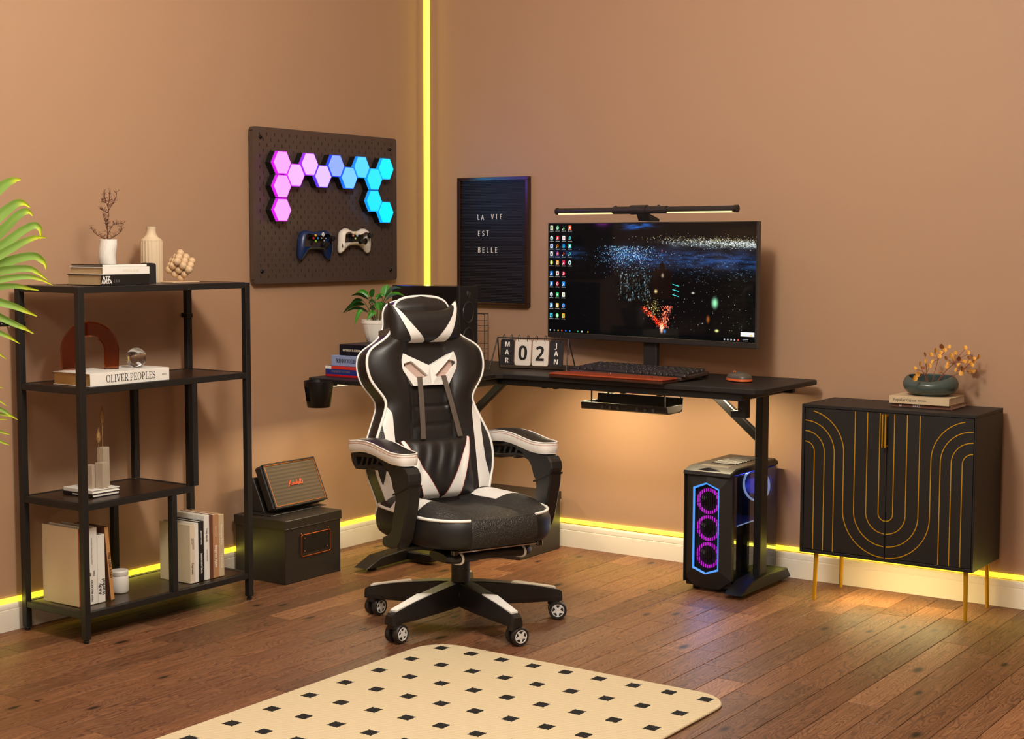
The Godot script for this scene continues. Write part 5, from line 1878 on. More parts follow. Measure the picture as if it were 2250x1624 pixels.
# ---------------------------------------------------------------- pegboard on the left wall
func build_pegboard():
	var t = thing("pegboard", "brown-black metal pegboard with rows of slots on the left wall", "pegboard")
	var x1 = 0.03; var x0 := 0.024
	var za = 0.238; var zb := 1.086; var ya := 1.093; var yb := 1.6815
	var s = st()
	var ph = 0.0408  # pitch along the wall
	var pv = 0.0206
	var hw = 0.0026; var hh := 0.0072
	var nr = int((yb - ya - 0.02) / pv)
	var y0 = (ya + yb) / 2.0 - nr * pv / 2.0
	var P = func(z, y, x): return V(x, y, z)
	var col0 = za + 0.012
	var cols = int((zb - za - 0.024) / ph)
	var left = (za + zb) / 2.0 - cols * ph / 2.0
	var r = 0.014
	for row in nr:
		var ylo = y0 + row * pv
		var yhi = ylo + pv
		var yc = (ylo + yhi) / 2.0
		var shift: float = 0.0 if row % 2 == 0 else ph / 2.0
		var n: int = cols if row % 2 == 0 else cols - 1
		var zs = left + shift
		# plain ends of the row
		for e in [[za, zs], [zs + n * ph, zb]]:
			qo(s, P.call(e[0], ylo, x1), P.call(e[1], ylo, x1), P.call(e[1], yhi, x1), P.call(e[0], yhi, x1), V(1, 0, 0))
		for c in n:
			var z0 = zs + c * ph
			var z1 = z0 + ph
			var zc = (z0 + z1) / 2.0
			var hole = []
			for k in 5:
				var a = -PI + PI * k / 4.0
				hole.append(Vector2(zc + hw * cos(a), yc - (hh - hw) + hw * sin(a)))
			for k in 5:
				var a = PI * k / 4.0
				hole.append(Vector2(zc + hw * cos(a), yc + (hh - hw) + hw * sin(a)))
			var outer = []
			for h in hole:
				var q = Vector2(z0 if h.x < zc - 1e-6 else (z1 if h.x > zc + 1e-6 else zc), ylo if h.y < yc else yhi)
				if abs(h.x - zc) < hw * 0.9 and abs(h.x - zc) > 1e-6:
					q.x = zc + sign(h.x - zc) * ph / 4.0
				elif abs(h.x - zc) >= hw * 0.9:
					pass
				outer.append(q)
			for k in 10:
				var j = (k + 1) % 10
				qo(s, P.call(hole[k].x, hole[k].y, x1), P.call(hole[j].x, hole[j].y, x1), P.call(outer[j].x, outer[j].y, x1), P.call(outer[k].x, outer[k].y, x1), V(1, 0, 0))
				var m = (hole[k] + hole[j]) / 2.0
				qo(s, P.call(hole[k].x, hole[k].y, x1), P.call(hole[j].x, hole[j].y, x1), P.call(hole[j].x, hole[j].y, x0), P.call(hole[k].x, hole[k].y, x0), V(0, yc - m.y, zc - m.x))
	for e in [[ya, y0], [y0 + nr * pv, yb]]:
		var top: bool = e[0] > y0
		var yo: float = yb if top else ya
		var yi: float = e[0] if top else e[1]
		# rounded corners: a fan in the last strip
		var edge = []
		for k in 6:
			var a = PI / 2 * k / 5.0
			edge.append(Vector2(za + r - r * cos(a), yo + (-1 if top else 1) * (min(r, abs(yo - yi)) - min(r, abs(yo - yi)) * sin(a))))
		for k in 6:
			var a = PI / 2 * k / 5.0
			edge.append(Vector2(zb - r + r * sin(a), yo + (-1 if top else 1) * (min(r, abs(yo - yi)) - min(r, abs(yo - yi)) * cos(a))))
		for k in edge.size() - 1:
			qo(s, P.call(edge[k].x, edge[k].y, x1), P.call(edge[k + 1].x, edge[k + 1].y, x1), P.call(edge[k + 1].x, yi, x1), P.call(edge[k].x, yi, x1), V(1, 0, 0))
			qo(s, P.call(edge[k].x, edge[k].y, x1), P.call(edge[k + 1].x, edge[k + 1].y, x1), P.call(edge[k + 1].x, edge[k + 1].y, 0.012), P.call(edge[k].x, edge[k].y, 0.012), V(0, 1 if top else -1, 0))
	for z in [za, zb]:
		qo(s, P.call(z, y0, x1), P.call(z, y0 + nr * pv, x1), P.call(z, y0 + nr * pv, 0.012), P.call(z, y0, 0.012), V(0, 0, -1 if z == za else 1))
	var pm = mt("pegboard_metal", c8(86, 70, 62), 0.3, 0.2)
	obj("panel", s, pm, t)
	s = st()
	bx(s, V(0.011, ya + 0.006, za + 0.006), V(0.0135, yb - 0.006, zb - 0.006))
	obj("back_plate", s, M.deep_black, t)
	for q in [[1.13, 1.642], [1.13 + 0.0, 1.642]]:
		pass
	for p in [[1.045, 1.643], [0.282, 1.635], [1.045, 1.14], [0.282, 1.135]]:
		s = st()
		lathe(s, [[0.0, 0.0], [0.007, 0.0], [0.0075, 0.003], [0.005, 0.006], [0.0, 0.007]], 14, Transform3D(Basis(V(0, 1, 0), V(1, 0, 0), V(0, 0, -1)), V(x1, p[1], p[0])))
		obj("screw", s, M.screw, t)
	s = st()
	for p in [[za + 0.1, ya + 0.1], [zb - 0.1, ya + 0.1], [za + 0.1, yb - 0.1], [zb - 0.1, yb - 0.1]]:
		bx(s, V(0.0006, p[1] - 0.02, p[0] - 0.02), V(0.011, p[1] + 0.02, p[0] + 0.02))
	obj("spacer", s, M.deep_black, t)
	# hexagon lamps
	var where = [[1.5495, 0.973], [1.4613, 0.9735], [1.3716, 0.974], [1.5052, 0.8985], [1.55, 0.82], [1.5059, 0.7436], [1.5503, 0.6662], [1.5061, 0.5882], [1.5513, 0.5121], [1.5064, 0.4326], [1.551, 0.3592], [1.4179, 0.4348], [1.3736, 0.3605]]
	var hue = [[c8(255, 176, 255), c8(226, 20, 240)], [c8(255, 176, 255), c8(226, 20, 240)], [c8(255, 172, 255), c8(230, 20, 245)], [c8(255, 190, 255), c8(210, 40, 240)], [c8(250, 196, 255), c8(170, 40, 245)], [c8(236, 200, 255), c8(100, 50, 240)], [c8(150, 180, 255), c8(30, 70, 250)], [c8(128, 212, 255), c8(20, 110, 255)], [c8(90, 225, 255), c8(20, 140, 255)], [c8(40, 240, 255), c8(10, 160, 255)], [c8(0, 250, 255), c8(0, 170, 255)], [c8(30, 240, 255), c8(10, 160, 255)], [c8(0, 250, 255), c8(0, 170, 255)]]
	var place = ["top of the pink column at the left", "middle of the pink column at the left", "bottom of the pink column at the left", "pale pink one touching the right of the left column", "second from the left in the upper row", "second lavender one in the lower row of the zigzag", "periwinkle one in the middle of the upper row", "light blue one in the lower row next to the periwinkle one", "sky-blue one, fourth in the upper row", "cyan one just under and left of the top right lamp", "top right corner of the pattern", "third from the bottom at the right, directly under another cyan lamp", "lowest cyan one at the right end"]
	var xw = Transform3D(Basis(V(0, 0, -1), V(0, 1, 0), V(1, 0, 0)), Vector3.ZERO)
	for i in 13:
		var h = thing("hexagon_lamp", "glowing hexagon lamp, " + place[i], "hexagon lamp", V(0.0305, where[i][0], where[i][1]), 0, "hexagon lamps on the pegboard")
		var hex = func(rad):
			var o = []
			for k in 6:
				o.append(Vector2(cos(TAU * k / 6), sin(TAU * k / 6)) * rad)
			return o
		s = st()
		prism(s, hex.call(0.0496), 0.03, xw, 0.0015)
		obj("housing", s, M.deep_black, h)
		s = st()
		prism(s, hex.call(0.0494), 0.012, xw * T(V(0, 0, 0.0302)), 0.0)
		obj("side_glow", s, em("hexagon_side_%d" % i, hue[i][1], 1.0), h)
		s = st()
		prism(s, hex.call(0.0462), 0.0025, xw * T(V(0, 0, 0.042)), 0.0012)
		obj("diffuser", s, em("hexagon_face_%d" % i, hue[i][0], 1.0), h)
		lamp_area("hexagon_light", V(0.047, 0, 0), V(1, 0, 0), Vector2(0.06, 0.06), hue[i][1], 0.012, h)
	# two game controllers hanging on hooks
	build_pad("navy blue game controller hanging on the pegboard", V(0.032, 1.2435, 0.772), mt("pad_navy", c8(20, 42, 84), 0.32), M.deep_black, true)
	build_pad("white game controller hanging on the pegboard", V(0.032, 1.2547, 0.537), mt("pad_white", c8(232, 222, 208), 0.4), M.black_metal, false)

func build_pad(label, at, body, dark, navy):
	var t = thing("game_controller", label, "game controller", at, 0, "game controllers on the pegboard")
	var xw = Transform3D(Basis(V(0, 0, -1), V(0, 1, 0), V(1, 0, 0)), Vector3.ZERO)
	var half = [Vector2(0.0, 0.047), Vector2(0.03, 0.05), Vector2(0.055, 0.053), Vector2(0.075, 0.047), Vector2(0.088, 0.026), Vector2(0.094, -0.005), Vector2(0.095, -0.04), Vector2(0.088, -0.06), Vector2(0.076, -0.062), Vector2(0.062, -0.048), Vector2(0.045, -0.027), Vector2(0.022, -0.0225), Vector2(0.0, -0.022)]
	if not navy:
		half = [Vector2(0.0, 0.04), Vector2(0.02, 0.041), Vector2(0.045, 0.05), Vector2(0.068, 0.048), Vector2(0.086, 0.034), Vector2(0.091, 0.005), Vector2(0.093, -0.025), Vector2(0.09, -0.045), Vector2(0.079, -0.048), Vector2(0.064, -0.036), Vector2(0.045, -0.022), Vector2(0.022, -0.017), Vector2(0.0, -0.0165)]
	var pts = []
	for p in half:
		pts.append(V(p.x, p.y, 0))
	for i in range(half.size() - 2, 0, -1):
		pts.append(V(-half[i].x, half[i].y, 0))
	var o = []
	for p in spline(pts, 5, true):
		o.append(Vector2(p.x, p.y))
	var P = PackedVector2Array(o)
	if Geometry2D.is_polygon_clockwise(P):
		P.reverse()
	var n = P.size()
	var s = st()
	var L = []
	for q in [[0.012, 0.002], [0.004, 0.008], [0.0, 0.017], [0.0, 0.023], [0.003, 0.031], [0.008, 0.037], [0.014, 0.04]]:
		var ring = []
		for i in n:
			var d = (P[(i + 1) % n] - P[(i - 1 + n) % n]).normalized()
			var pin = P[i] + Vector2(-d.y, d.x) * q[0]
			# the grips drop back towards the board
			var drop: float = 0.010 * smoothstep(-0.01, -0.06, pin.y)
			ring.append(xw * V(pin.x, pin.y, max(q[1] - drop * clamp((q[1] - 0.012) / 0.03, 0.0, 1.0), 0.002)))
		L.append(ring)
	for k in L.size() - 1:
		s.set_smooth_group(1)
		for i in n:
			var j = (i + 1) % n
			q4(s, L[k][i], L[k][j], L[k + 1][j], L[k + 1][i])
	# face: a strip between the upper and the lower half of the outline
	var top_ = L[L.size() - 1]
	var flat = PackedVector2Array()
	for p in top_:
		flat.append(Vector2(-p.z, p.y))
	var tri = Geometry2D.triangulate_polygon(flat)
	for i in range(0, tri.size(), 3):
		t3(s, top_[tri[i]], top_[tri[i + 1]], top_[tri[i + 2]], V(1, 0, 0))
	obj("shell", s, body, t)
	var knob = func(called, x, y, r, h, m, base = 0.0395):
		var q = st()
		lathe(q, [[0.0, 0.0], [r, 0.0], [r, h * 0.7], [r * 0.8, h], [0.0, h]], 16, Transform3D(xw.basis * Basis(V(1, 0, 0), PI / 2), xw * V(x, y, base)))
		return obj(called, q, m, t)
	var cols = [["button", -0.0178, 0.033, c8(244, 196, 30)], ["button", -0.03, 0.0222, c8(214, 30, 30)], ["button", -0.0055, 0.0222, c8(44, 130, 190)], ["button", -0.0166, 0.0107, c8(130, 200, 40)]]
	for c in cols:
		var col: Color = c[3] if navy else (c[3] as Color).lerp(c8(236, 226, 214), 0.55)
		knob.call("button", c[1], c[2], 0.0045, 0.0035, mt("pad_button_%s" % col.to_html(), col, 0.3))
	var stick = func(x, y):
		knob.call("stick_well", x, y, 0.0125, 0.0012, M.deep_black)
		var q = st()
		lathe(q, [[0.0, 0.0], [0.006, 0.0], [0.006, 0.008], [0.0105, 0.0105], [0.0105, 0.014], [0.008, 0.0155], [0.0, 0.0145]], 18, Transform3D(xw.basis * Basis(V(1, 0, 0), PI / 2), xw * V(x, y, 0.04)))
		obj("thumb_stick", q, dark, t)
	if navy:
		stick.call(0.0225, -0.003); stick.call(0.0745, 0.021)
		knob.call("direction_pad", 0.053, -0.004, 0.0125, 0.003, M.deep_black)
		var lg = knob.call("emblem", 0.027, 0.037, 0.0085, 0.001, M.white_paint)
		var q = st()
		for k in [-1.0, 1.0]:
			var arcp = []
			for i in 9:
				var v = i / 8.0
				arcp.append(xw * V(0.027 + k * lerp(0.007, 0.0012, sin(v * PI) * 0.9), 0.037 + lerp(-0.0066, 0.0066, v), 0.0408))
			tube(q, arcp, 0.0007, 5)
		obj("emblem_lines", q, body, lg)
		for p in [[0.018, 0.0224], [0.042, 0.0224], [0.0315, 0.0127]]:
			knob.call("small_button", p[0], p[1], 0.0022, 0.0015, M.white_paint)
	else:
		stick.call(0.0145, 0.0); stick.call(0.072, 0.0235)
		knob.call("direction_pad", 0.046, 0.0, 0.0125, 0.003, M.deep_black)
		var rg = st()
		var rp = []
		for i in 16:
			rp.append(xw * V(0.026 + 0.0042 * cos(TAU * i / 16), 0.021 + 0.0042 * sin(TAU * i / 16), 0.0402))
		tube(rg, rp, 0.0013, 6, true)
		obj("emblem", rg, M.ink, t)
		for p in [[0.0135, 0.0262], [0.0385, 0.0262]]:
			knob.call("small_button", p[0], p[1], 0.002, 0.0015, M.ink)
		var gp = st()
		ball(gp, xw * V(-0.079, -0.016, 0.026), 0.016, 12, V(0.75, 1.5, 0.72))
		obj("grip", gp, M.black_metal, t)
	var hk = st()
	bx(hk, V(-0.0018, 0.0, -0.006), V(0.004, 0.03, 0.006), 0.001)
	tube(hk, [V(0.002, 0.018, 0), V(0.016, 0.014, 0)], 0.003, 8)
	obj("hook", hk, M.deep_black, t)

# ---------------------------------------------------------------- letter board
func build_letter_board():
	var t = thing("letter_board", "dark framed letter board reading LA VIE EST BELLE on the back wall", "letter board")
	var x0 = 0.187; var x1 := 0.551; var y0 := 0.984; var y1 := 1.5235
	var fw = 0.014
	for q in [[V(x0, y1 - fw, 0.001), V(x1, y1, 0.026)], [V(x0, y0, 0.001), V(x1, y0 + fw, 0.026)], [V(x0, y0 + fw + 0.0002, 0.001), V(x0 + fw, y1 - fw - 0.0002, 0.026)], [V(x1 - fw, y0 + fw + 0.0002, 0.001), V(x1, y1 - fw - 0.0002, 0.026)]]:
		var s = st()
		bx(s, q[0], q[1], 0.0012)
		obj("frame_side", s, mt("board_frame", c8(52, 28, 18), 0.22) if not M.has("board_frame") else M.board_frame, t)
	var s2 = st()
	bx(s2, V(x0 + fw + 0.0003, y0 + fw + 0.0003, 0.001), V(x1 - fw - 0.0003, y1 - fw - 0.0003, 0.011))
	obj("backing", s2, M.cover_black, t)
	var s = st()
	var y = y0 + fw + 0.004
	while y < y1 - fw - 0.003:
		tube(s, [V(x0 + fw + 0.0005, y, 0.0108), V(x1 - fw - 0.0005, y, 0.0108)], 0.0023, 6)
		y += 0.0064
	obj("felt_ridges", s, mt("felt", c8(24, 23, 25), 0.55), t).set_meta("kind", "stuff")
	var put = func(ch, u, v):
		var p = Vector2(lerp(x0, x1, u), lerp(y1, y0, v))
		lettering(t, "letter", ch, 0.0218, M.ink_white, T(V(p.x, p.y, 0.0138)), "Droid Sans", false, 0.0015, 0.82)
	# positions read from the board as shares of its width and height
	for q in [["L", 0.285, 0.31], ["A", 0.345, 0.312], ["V", 0.485, 0.308], ["I", 0.545, 0.308], ["E", 0.605, 0.308], ["E", 0.293, 0.437], ["S", 0.355, 0.437], ["T", 0.415, 0.435], ["B", 0.297, 0.566], ["E", 0.357, 0.566], ["L", 0.417, 0.566], ["L", 0.478, 0.566], ["E", 0.538, 0.566]]:
		put.call(q[0], q[1], q[2])

# ---------------------------------------------------------------- on the desk
func build_desk_things():
	var Y = 0.7552
	# bookshelf loudspeaker in the corner
	var t = thing("loudspeaker", "tall black bookshelf loudspeaker standing on the desk in the corner", "loudspeaker", V(0.56, Y, 0.515), 8.0)
	var s = st()
	bx(s, V(-0.3, 0.0, -0.15), V(-0.004, 0.326, 0.0), 0.002)
	obj("cabinet", s, mt("gloss_black", c8(22, 17, 17), 0.16), t)
	s = st()
	bx(s, V(-0.0038, 0.0, -0.15), V(0.006, 0.326, 0.0), 0.003)
	obj("baffle", s, M.black_plastic, t)
	var xf = func(y, z): return Transform3D(Basis(V(0, 0, -1), V(1, 0, 0), V(0, -1, 0)), V(0.006, y, z))
	s = st()
	lathe(s, [[0.0, 0.0015], [0.006, 0.0012], [0.0085, 0.0], [0.0125, 0.0], [0.013, 0.002], [0.0135, 0.0]], 20, xf.call(0.296, -0.07))
	obj("tweeter", s, M.grey_plastic, t)
	for y in [0.222, 0.12]:
		s = st()
		lathe(s, [[0.0, -0.006], [0.012, -0.005], [0.013, -0.012], [0.036, 0.0], [0.04, 0.003], [0.044, 0.002], [0.045, 0.0]], 32, xf.call(y, -0.07))
		obj("woofer", s, M.black_metal, t)
	# wire rack behind it
	t = thing("wire_rack", "black wire rack standing on the desk behind the loudspeaker", "wire rack", V(0, Y, 0))
	for z in [0.075, 0.1]:
		s = st()
		tube(s, spline([V(0.386, 0.002, z), V(0.386, 0.185, z), V(0.384, 0.195, z), V(0.376, 0.198, z), V(0.3, 0.198, z), V(0.293, 0.195, z), V(0.29, 0.185, z), V(0.29, 0.002, z)], 3), 0.0018, 6)
		obj("wire_frame", s, M.deep_black, t)
	for y in [0.004, 0.035, 0.053, 0.075, 0.127, 0.149, 0.171]:
		s = st()
		tube(s, [V(0.29, y, 0.1), V(0.386, y, 0.1)], 0.0011, 5)
		tube(s, [V(0.386, y, 0.1), V(0.386, y, 0.075)], 0.0011, 5)
		obj("rod", s, M.deep_black, t)
	# books on the return of the desk; mirror writing on their spines
	var fz = func(x, y, z): return Transform3D(Basis(V(0, 0, 1), V(1, 0, 0), V(0, 1, 0)), V(x, y, z))
	book("desk_book", "red, white and blue book at the bottom of the desk stack", "books stacked on the desk", 0.039, 0.25, 0.24, mt("cover_blue", c8(26, 44, 120), 0.45), fz.call(0.31, Y + 0.0198, 1.005), [["ВИКТОР ПЕЛЕВИН", 0.008, "mirror", 0.075, -0.0005, M.ink_grey, "Droid Sans", false, 1.0]], null, null)
	var bk = get_node("desk_book")
	for q in [[0.0083, 0.0195, 0.0, 0.03, "cover_white"], [0.0083, 0.0195, 0.03, 0.25, "cover_red"], [-0.0195, -0.012, 0.0, 0.25, "cover_crimson"]]:
		if not M.has(q[4]):
			mt(q[4], c8(206, 52, 36) if q[4] == "cover_red" else c8(176, 16, 20), 0.45)
		s = st()
		bx(s, V(-0.002, q[2], q[0]), V(0.0006, q[3], q[1]), 0.0002)
		obj("spine_band", s, M[q[4]], bk)
	book("desk_book", "pale blue book in the middle of the desk stack", "books stacked on the desk", 0.039, 0.225, 0.225, mt("cover_pale_blue", c8(140, 154, 196), 0.45), fz.call(0.335, Y + 0.0592, 1.0), [["ФИЛОСОФИЯ", 0.015, "mirror", 0.078, 0.0, M.ink, "Droid Serif", true, 0.75]])
	book("desk_book", "black book on top of the desk stack under the plant pot", "books stacked on the desk", 0.041, 0.21, 0.23, mt("cover_night", c8(12, 14, 30), 0.35), fz.call(0.366, Y + 0.0995, 0.99), [["НАУКА И РЕЛИГИЯ", 0.008, "mirror", 0.06, -0.001, M.paper, "Droid Serif", true, 0.8]])
	# potted plant on the stack
	var py = Y + 0.1202
	t = thing("potted_plant", "leafy green plant in a white pot on the stacked desk books", "plant", V(0.428, py, 0.845))
	s = st()
	lathe(s, [[0.0, 0.0], [0.034, 0.0], [0.04, 0.006], [0.05, 0.035], [0.0565, 0.068], [0.0575, 0.072], [0.0595, 0.073], [0.06, 0.086], [0.056, 0.086], [0.053, 0.07], [0.0, 0.07]], 32)
	obj("pot", s, M.ceramic_white, t)
	s = st()
	lathe(s, [[0.0, 0.072], [0.053, 0.0715]], 20)
	obj("soil", s, M.soil, t)
	var lv = [
		[V(0.319, 1.047, 0.775), V(0.276, 1.060, 0.800), 0.021, 0], [V(0.345, 1.045, 0.795), V(0.360, 1.076, 0.793), 0.019, 1], [V(0.343, 1.046, 0.708), V(0.338, 1.091, 0.690), 0.040, 0], [V(0.401, 1.041, 0.781), V(0.467, 1.080, 0.764), 0.011, 1],
		[V(0.356, 1.041, 0.823), V(0.311, 1.051, 0.870), 0.008, 1], [V(0.339, 1.038, 0.838), V(0.309, 1.013, 0.877), 0.010, 1], [V(0.299, 1.019, 0.777), V(0.247, 0.982, 0.845), 0.011, 1], [V(0.309, 0.990, 0.769), V(0.242, 0.987, 0.821), 0.009, 1],
		[V(0.342, 1.000, 0.841), V(0.326, 0.944, 0.866), 0.018, 0], [V(0.366, 0.990, 0.791), V(0.349, 0.958, 0.824), 0.022, 0], [V(0.368, 1.028, 0.781), V(0.372, 0.994, 0.781), 0.030, 0], [V(0.376, 1.024, 0.754), V(0.387, 0.996, 0.786), 0.024, 1],
		[V(0.338, 1.036, 0.763), V(0.365, 1.050, 0.735), 0.014, 0], [V(0.339, 1.027, 0.799), V(0.379, 1.018, 0.804), 0.014, 1], [V(0.382, 1.030, 0.756), V(0.432, 1.048, 0.700), 0.010, 0], [V(0.339, 0.986, 0.704), V(0.345, 0.958, 0.703), 0.019, 1],
		[V(0.296, 1.005, 0.743), V(0.307, 0.994, 0.724), 0.019, 1], [V(0.376, 1.042, 0.761), V(0.379, 1.035, 0.802), 0.013, 1]]
	var off = V(0.062, 0.0, 0.062) - t.position + V(0, 0.0, 0)
	var view = V(0.57, 0.08, 0.82)
	for q in lv:
		var a: Vector3 = q[0] + off; var b: Vector3 = q[1] + off
		var dir = (b - a)
		var len_ = dir.length()
		var side = dir.cross(view).normalized()
		if q[2] < 0.013:
			side = (side * 0.55 + view * 0.9).normalized()  # seen nearly edge on
		var w: float = q[2] * (0.5 if q[2] >= 0.013 else 1.4)
		var up = side.cross(dir).normalized()
		s = st()
		patch(s, 8, 14, func(u, v):
			var c = (u - 0.5) * 2.0
			var wid: float = w * pow(sin(PI * pow(clamp(v, 0.0, 1.0), 0.62)), 0.85) + 0.0002
			return a + dir * v + side * c * wid + V(0, 0.22 * len_ * sin(PI * v) * (0.35 if q[2] > 0.028 else 1.0), 0) + up * (0.3 * wid * abs(c)))
		obj("leaf", s, M.leaf_green if q[3] == 0 else M.leaf_dark, t)
		s = st()
		var root = V(a.x * 0.18, 0.07, a.z * 0.18)
		tube(s, spline([root, root.lerp(a, 0.55) + V(0, 0.012, 0), a], 4), 0.0011, 5)
		obj("leaf_stem", s, M.stem_green, t)
	# flip calendar
	t = thing("flip_calendar", "black wire flip calendar with white cards reading 0 and 2", "calendar", V(0.79, Y, 0.34), 10.0)
	var hw = 0.163
	s = st()
	tube(s, [V(-hw + 0.012, 0.124, 0), V(hw - 0.012, 0.124, 0)], 0.0026, 8)
	for x in [-hw, hw]:
		var k: float = sign(x) * 0.012
		tube(s, [V(x - k, 0.124, 0), V(x, 0.002, 0.05)], 0.0026, 6)
		tube(s, [V(x - k, 0.124, 0), V(x, 0.002, -0.045)], 0.0026, 6)
	tube(s, [V(-hw, 0.002, -0.045), V(hw, 0.002, -0.045)], 0.0022, 6)
	obj("stand", s, M.black_metal, t)
	var card = mt("calendar_card", c8(226, 216, 204), 0.6)
	var inked = mt("calendar_black", c8(32, 29, 33), 0.55)
	for q in [[-0.105, 0.058, inked, ["M", "A", "R"]], [-0.037, 0.068, card, ["0"]], [0.037, 0.068, card, ["2"]], [0.104, 0.058, inked, ["J", "A", "N"]]]:
		s = st()
		prism(s, rrect(q[1], 0.1, 0.008), 0.0035, T(V(q[0], 0.068, 0.008), V(-6, 0, 0)), 0.0006)
		var pn = obj("card", s, q[2], t)
		var L = q[3]
		for i in L.size():
			if L.size() == 1:
				lettering(pn, "digit", L[i], 0.06, M.ink, T(V(q[0], 0.066, 0.0122), V(-6, 0, 0)), "Droid Sans", true, 0.0008, 0.92)
			else:
				lettering(pn, "letter", L[i], 0.02, M.ink_white, T(V(q[0], 0.099 - 0.031 * i, 0.0118 + 0.0034 * (i - 1) * 1.0), V(-6, 0, 0)), "Droid Sans", true, 0.0008, 1.0)
		for k in [-0.28, 0.28]:
			s = st()
			var rp = []
			for i in 14:
				var a = TAU * i / 14
				rp.append(V(q[0] + k * q[1], 0.124 + 0.013 * sin(a) - 0.001, 0.003 + 0.01 * cos(a)))
			tube(s, rp, 0.0013, 5, true)
			obj("binder_ring", s, M.black_metal, t)
	# mechanical keyboard with its keys
	t = thing("keyboard", "dark mechanical keyboard with rows of separate keys behind the wrist rest", "keyboard", V(1.255, Y + 0.0045, 0.332), -7.0)
	s = st()
	bx(s, V(-0.258, 0.002, -0.095), V(0.258, 0.018, 0.085), 0.004, T(Vector3.ZERO, V(4, 0, 0)))
	obj("base", s, mt("keyboard_case", c8(58, 44, 38), 0.35), t)
	s = st()
	bx(s, V(-0.255, 0.0, -0.09), V(-0.2, 0.012, -0.075), 0.002)
	bx(s, V(0.2, 0.0, -0.09), V(0.255, 0.012, -0.075), 0.002)
	for x in [-0.23, 0.23]:
		bx(s, V(x - 0.01, 0.0, 0.06), V(x + 0.01, 0.006, 0.075), 0.002)
	obj("foot_bar", s, M.deep_black, t)
	var keymesh = {}
	for row in 6:
		var widths = [1, 1, 1, 1, 1, 1, 1, 1, 1, 1, 1, 1, 1, 2, 1, 1, 1, 1]
		if row == 2:
			widths = [1.5, 1, 1, 1, 1, 1, 1, 1, 1, 1, 1, 1, 1, 1.5, 1, 1, 1, 1]
		elif row == 3:
			widths = [1.75, 1, 1, 1, 1, 1, 1, 1, 1, 1, 1, 1, 2.25, 1, 1, 1, 1]
		elif row == 4:
			widths = [2.25, 1, 1, 1, 1, 1, 1, 1, 1, 1, 1, 2.75, 1, 1, 1, 1]
		elif row == 5:
			widths = [1.25, 1.25, 1.25, 6.25, 1.25, 1.25, 1.25, 1.25, 1, 1, 1, 2]
		elif row == 0:
			widths = [1, 1, 1, 1, 1, 1, 1, 1, 1, 1, 1, 1, 1, 1, 1, 1, 1, 1, 1]
		var x = -0.248
		var unit = 0.0261
		for w in widths:
			if not keymesh.has(w):
				s = st()
				var kw: float = unit * w - 0.0035
				var R0 = []
				for lvl in [[0.0, 1.0], [0.006, 0.94], [0.0085, 0.8]]:
					var ring = []
					for p in rrect(kw - (1.0 - lvl[1]) * 0.022, 0.0225 - (1.0 - lvl[1]) * 0.022, 0.003, 2):
						ring.append(V(p.x, lvl[0], -p.y))
					R0.append(ring)
				rings(s, R0)
				s.generate_normals()
				keymesh[w] = s.commit()
			var key = obj("key", keymesh[w], M.black_metal, t)
			key.transform = T(Vector3.ZERO, V(4, 0, 0)) * T(V(x + unit * w / 2.0, 0.0195, -0.076 + row * 0.0287))
			x += unit * w
	# knobs of metal on its front edge
	for x in [-0.2, -0.06, 0.08, 0.235]:
		s = st()
		ball(s, V(x, 0.008, 0.086), 0.0025, 6)
		obj("case_screw", s, M.chrome, t)
	t = thing("wrist_rest", "red-brown leather wrist rest along the front edge of the desk", "wrist rest", V(1.248, Y, 0.5), -1.5)
	s = st()
	bx(s, V(-0.243, 0.0, -0.052), V(0.243, 0.009, 0.06), 0.002)
	obj("base", s, mt("rest_base", c8(66, 34, 24), 0.4), t)
	s = st()
	bx(s, V(-0.243, 0.0092, -0.052), V(0.243, 0.017, 0.06), 0.0035)
	var rest = obj("pad", s, mt("rest_leather", c8(150, 62, 28), 0.38), t)
	s = st()
	var loop = []
	for i in 16:
		loop.append(V(0.165 + 0.016 * cos(TAU * i / 16), 0.0171, 0.018 + 0.008 * sin(TAU * i / 16)))
	tube(s, loop, 0.0008, 5, true)
	obj("embossed_mark", s, M.rest_base, rest)
	# mouse
	t = thing("mouse", "black computer mouse with an orange base band on the right of the desk", "mouse", V(1.655, Y, 0.3), 62.0)
	var shape = func(k, y, sc):
		var a = TAU * k / 36
		var lx: float = 0.033 * sign(cos(a)) * pow(abs(cos(a)), 0.75) * (1.0 - 0.12 * sin(a))
		return V(lx * sc, y, -0.058 * sign(sin(a)) * pow(abs(sin(a)), 0.8) * sc)
	var R = []
	for q in [[0.0, 0.95], [0.001, 0.99], [0.004, 1.0]]:
		var ring = []
		for k in 36:
			ring.append(shape.call(k, q[0], q[1]))
		R.append(ring)
	s = st()
	rings(s, R)
	obj("base", s, M.deep_black, t)
	R = []
	for q in [[0.0042, 1.0], [0.009, 1.005], [0.012, 0.995]]:
		var ring = []
		for k in 36:
			ring.append(shape.call(k, q[0], q[1]))
		R.append(ring)
	s = st()
	rings(s, R)
	obj("band", s, mt("mouse_orange", c8(222, 104, 48), 0.4), t)
	R = []
	for q in [[0.0122, 0.99], [0.016, 0.985], [0.021, 0.93], [0.026, 0.83], [0.031, 0.66], [0.0345, 0.46], [0.037, 0.2], [0.0375, 0.03]]:
		var ring = []
		for k in 36:
			ring.append(shape.call(k, q[0], q[1]) + V(0, 0, 0.016 * (1.0 - q[1])))
		R.append(ring)
	s = st()
	rings(s, R)
	obj("shell", s, mt("mouse_shell", c8(84, 74, 66), 0.4), t)
	s = st()
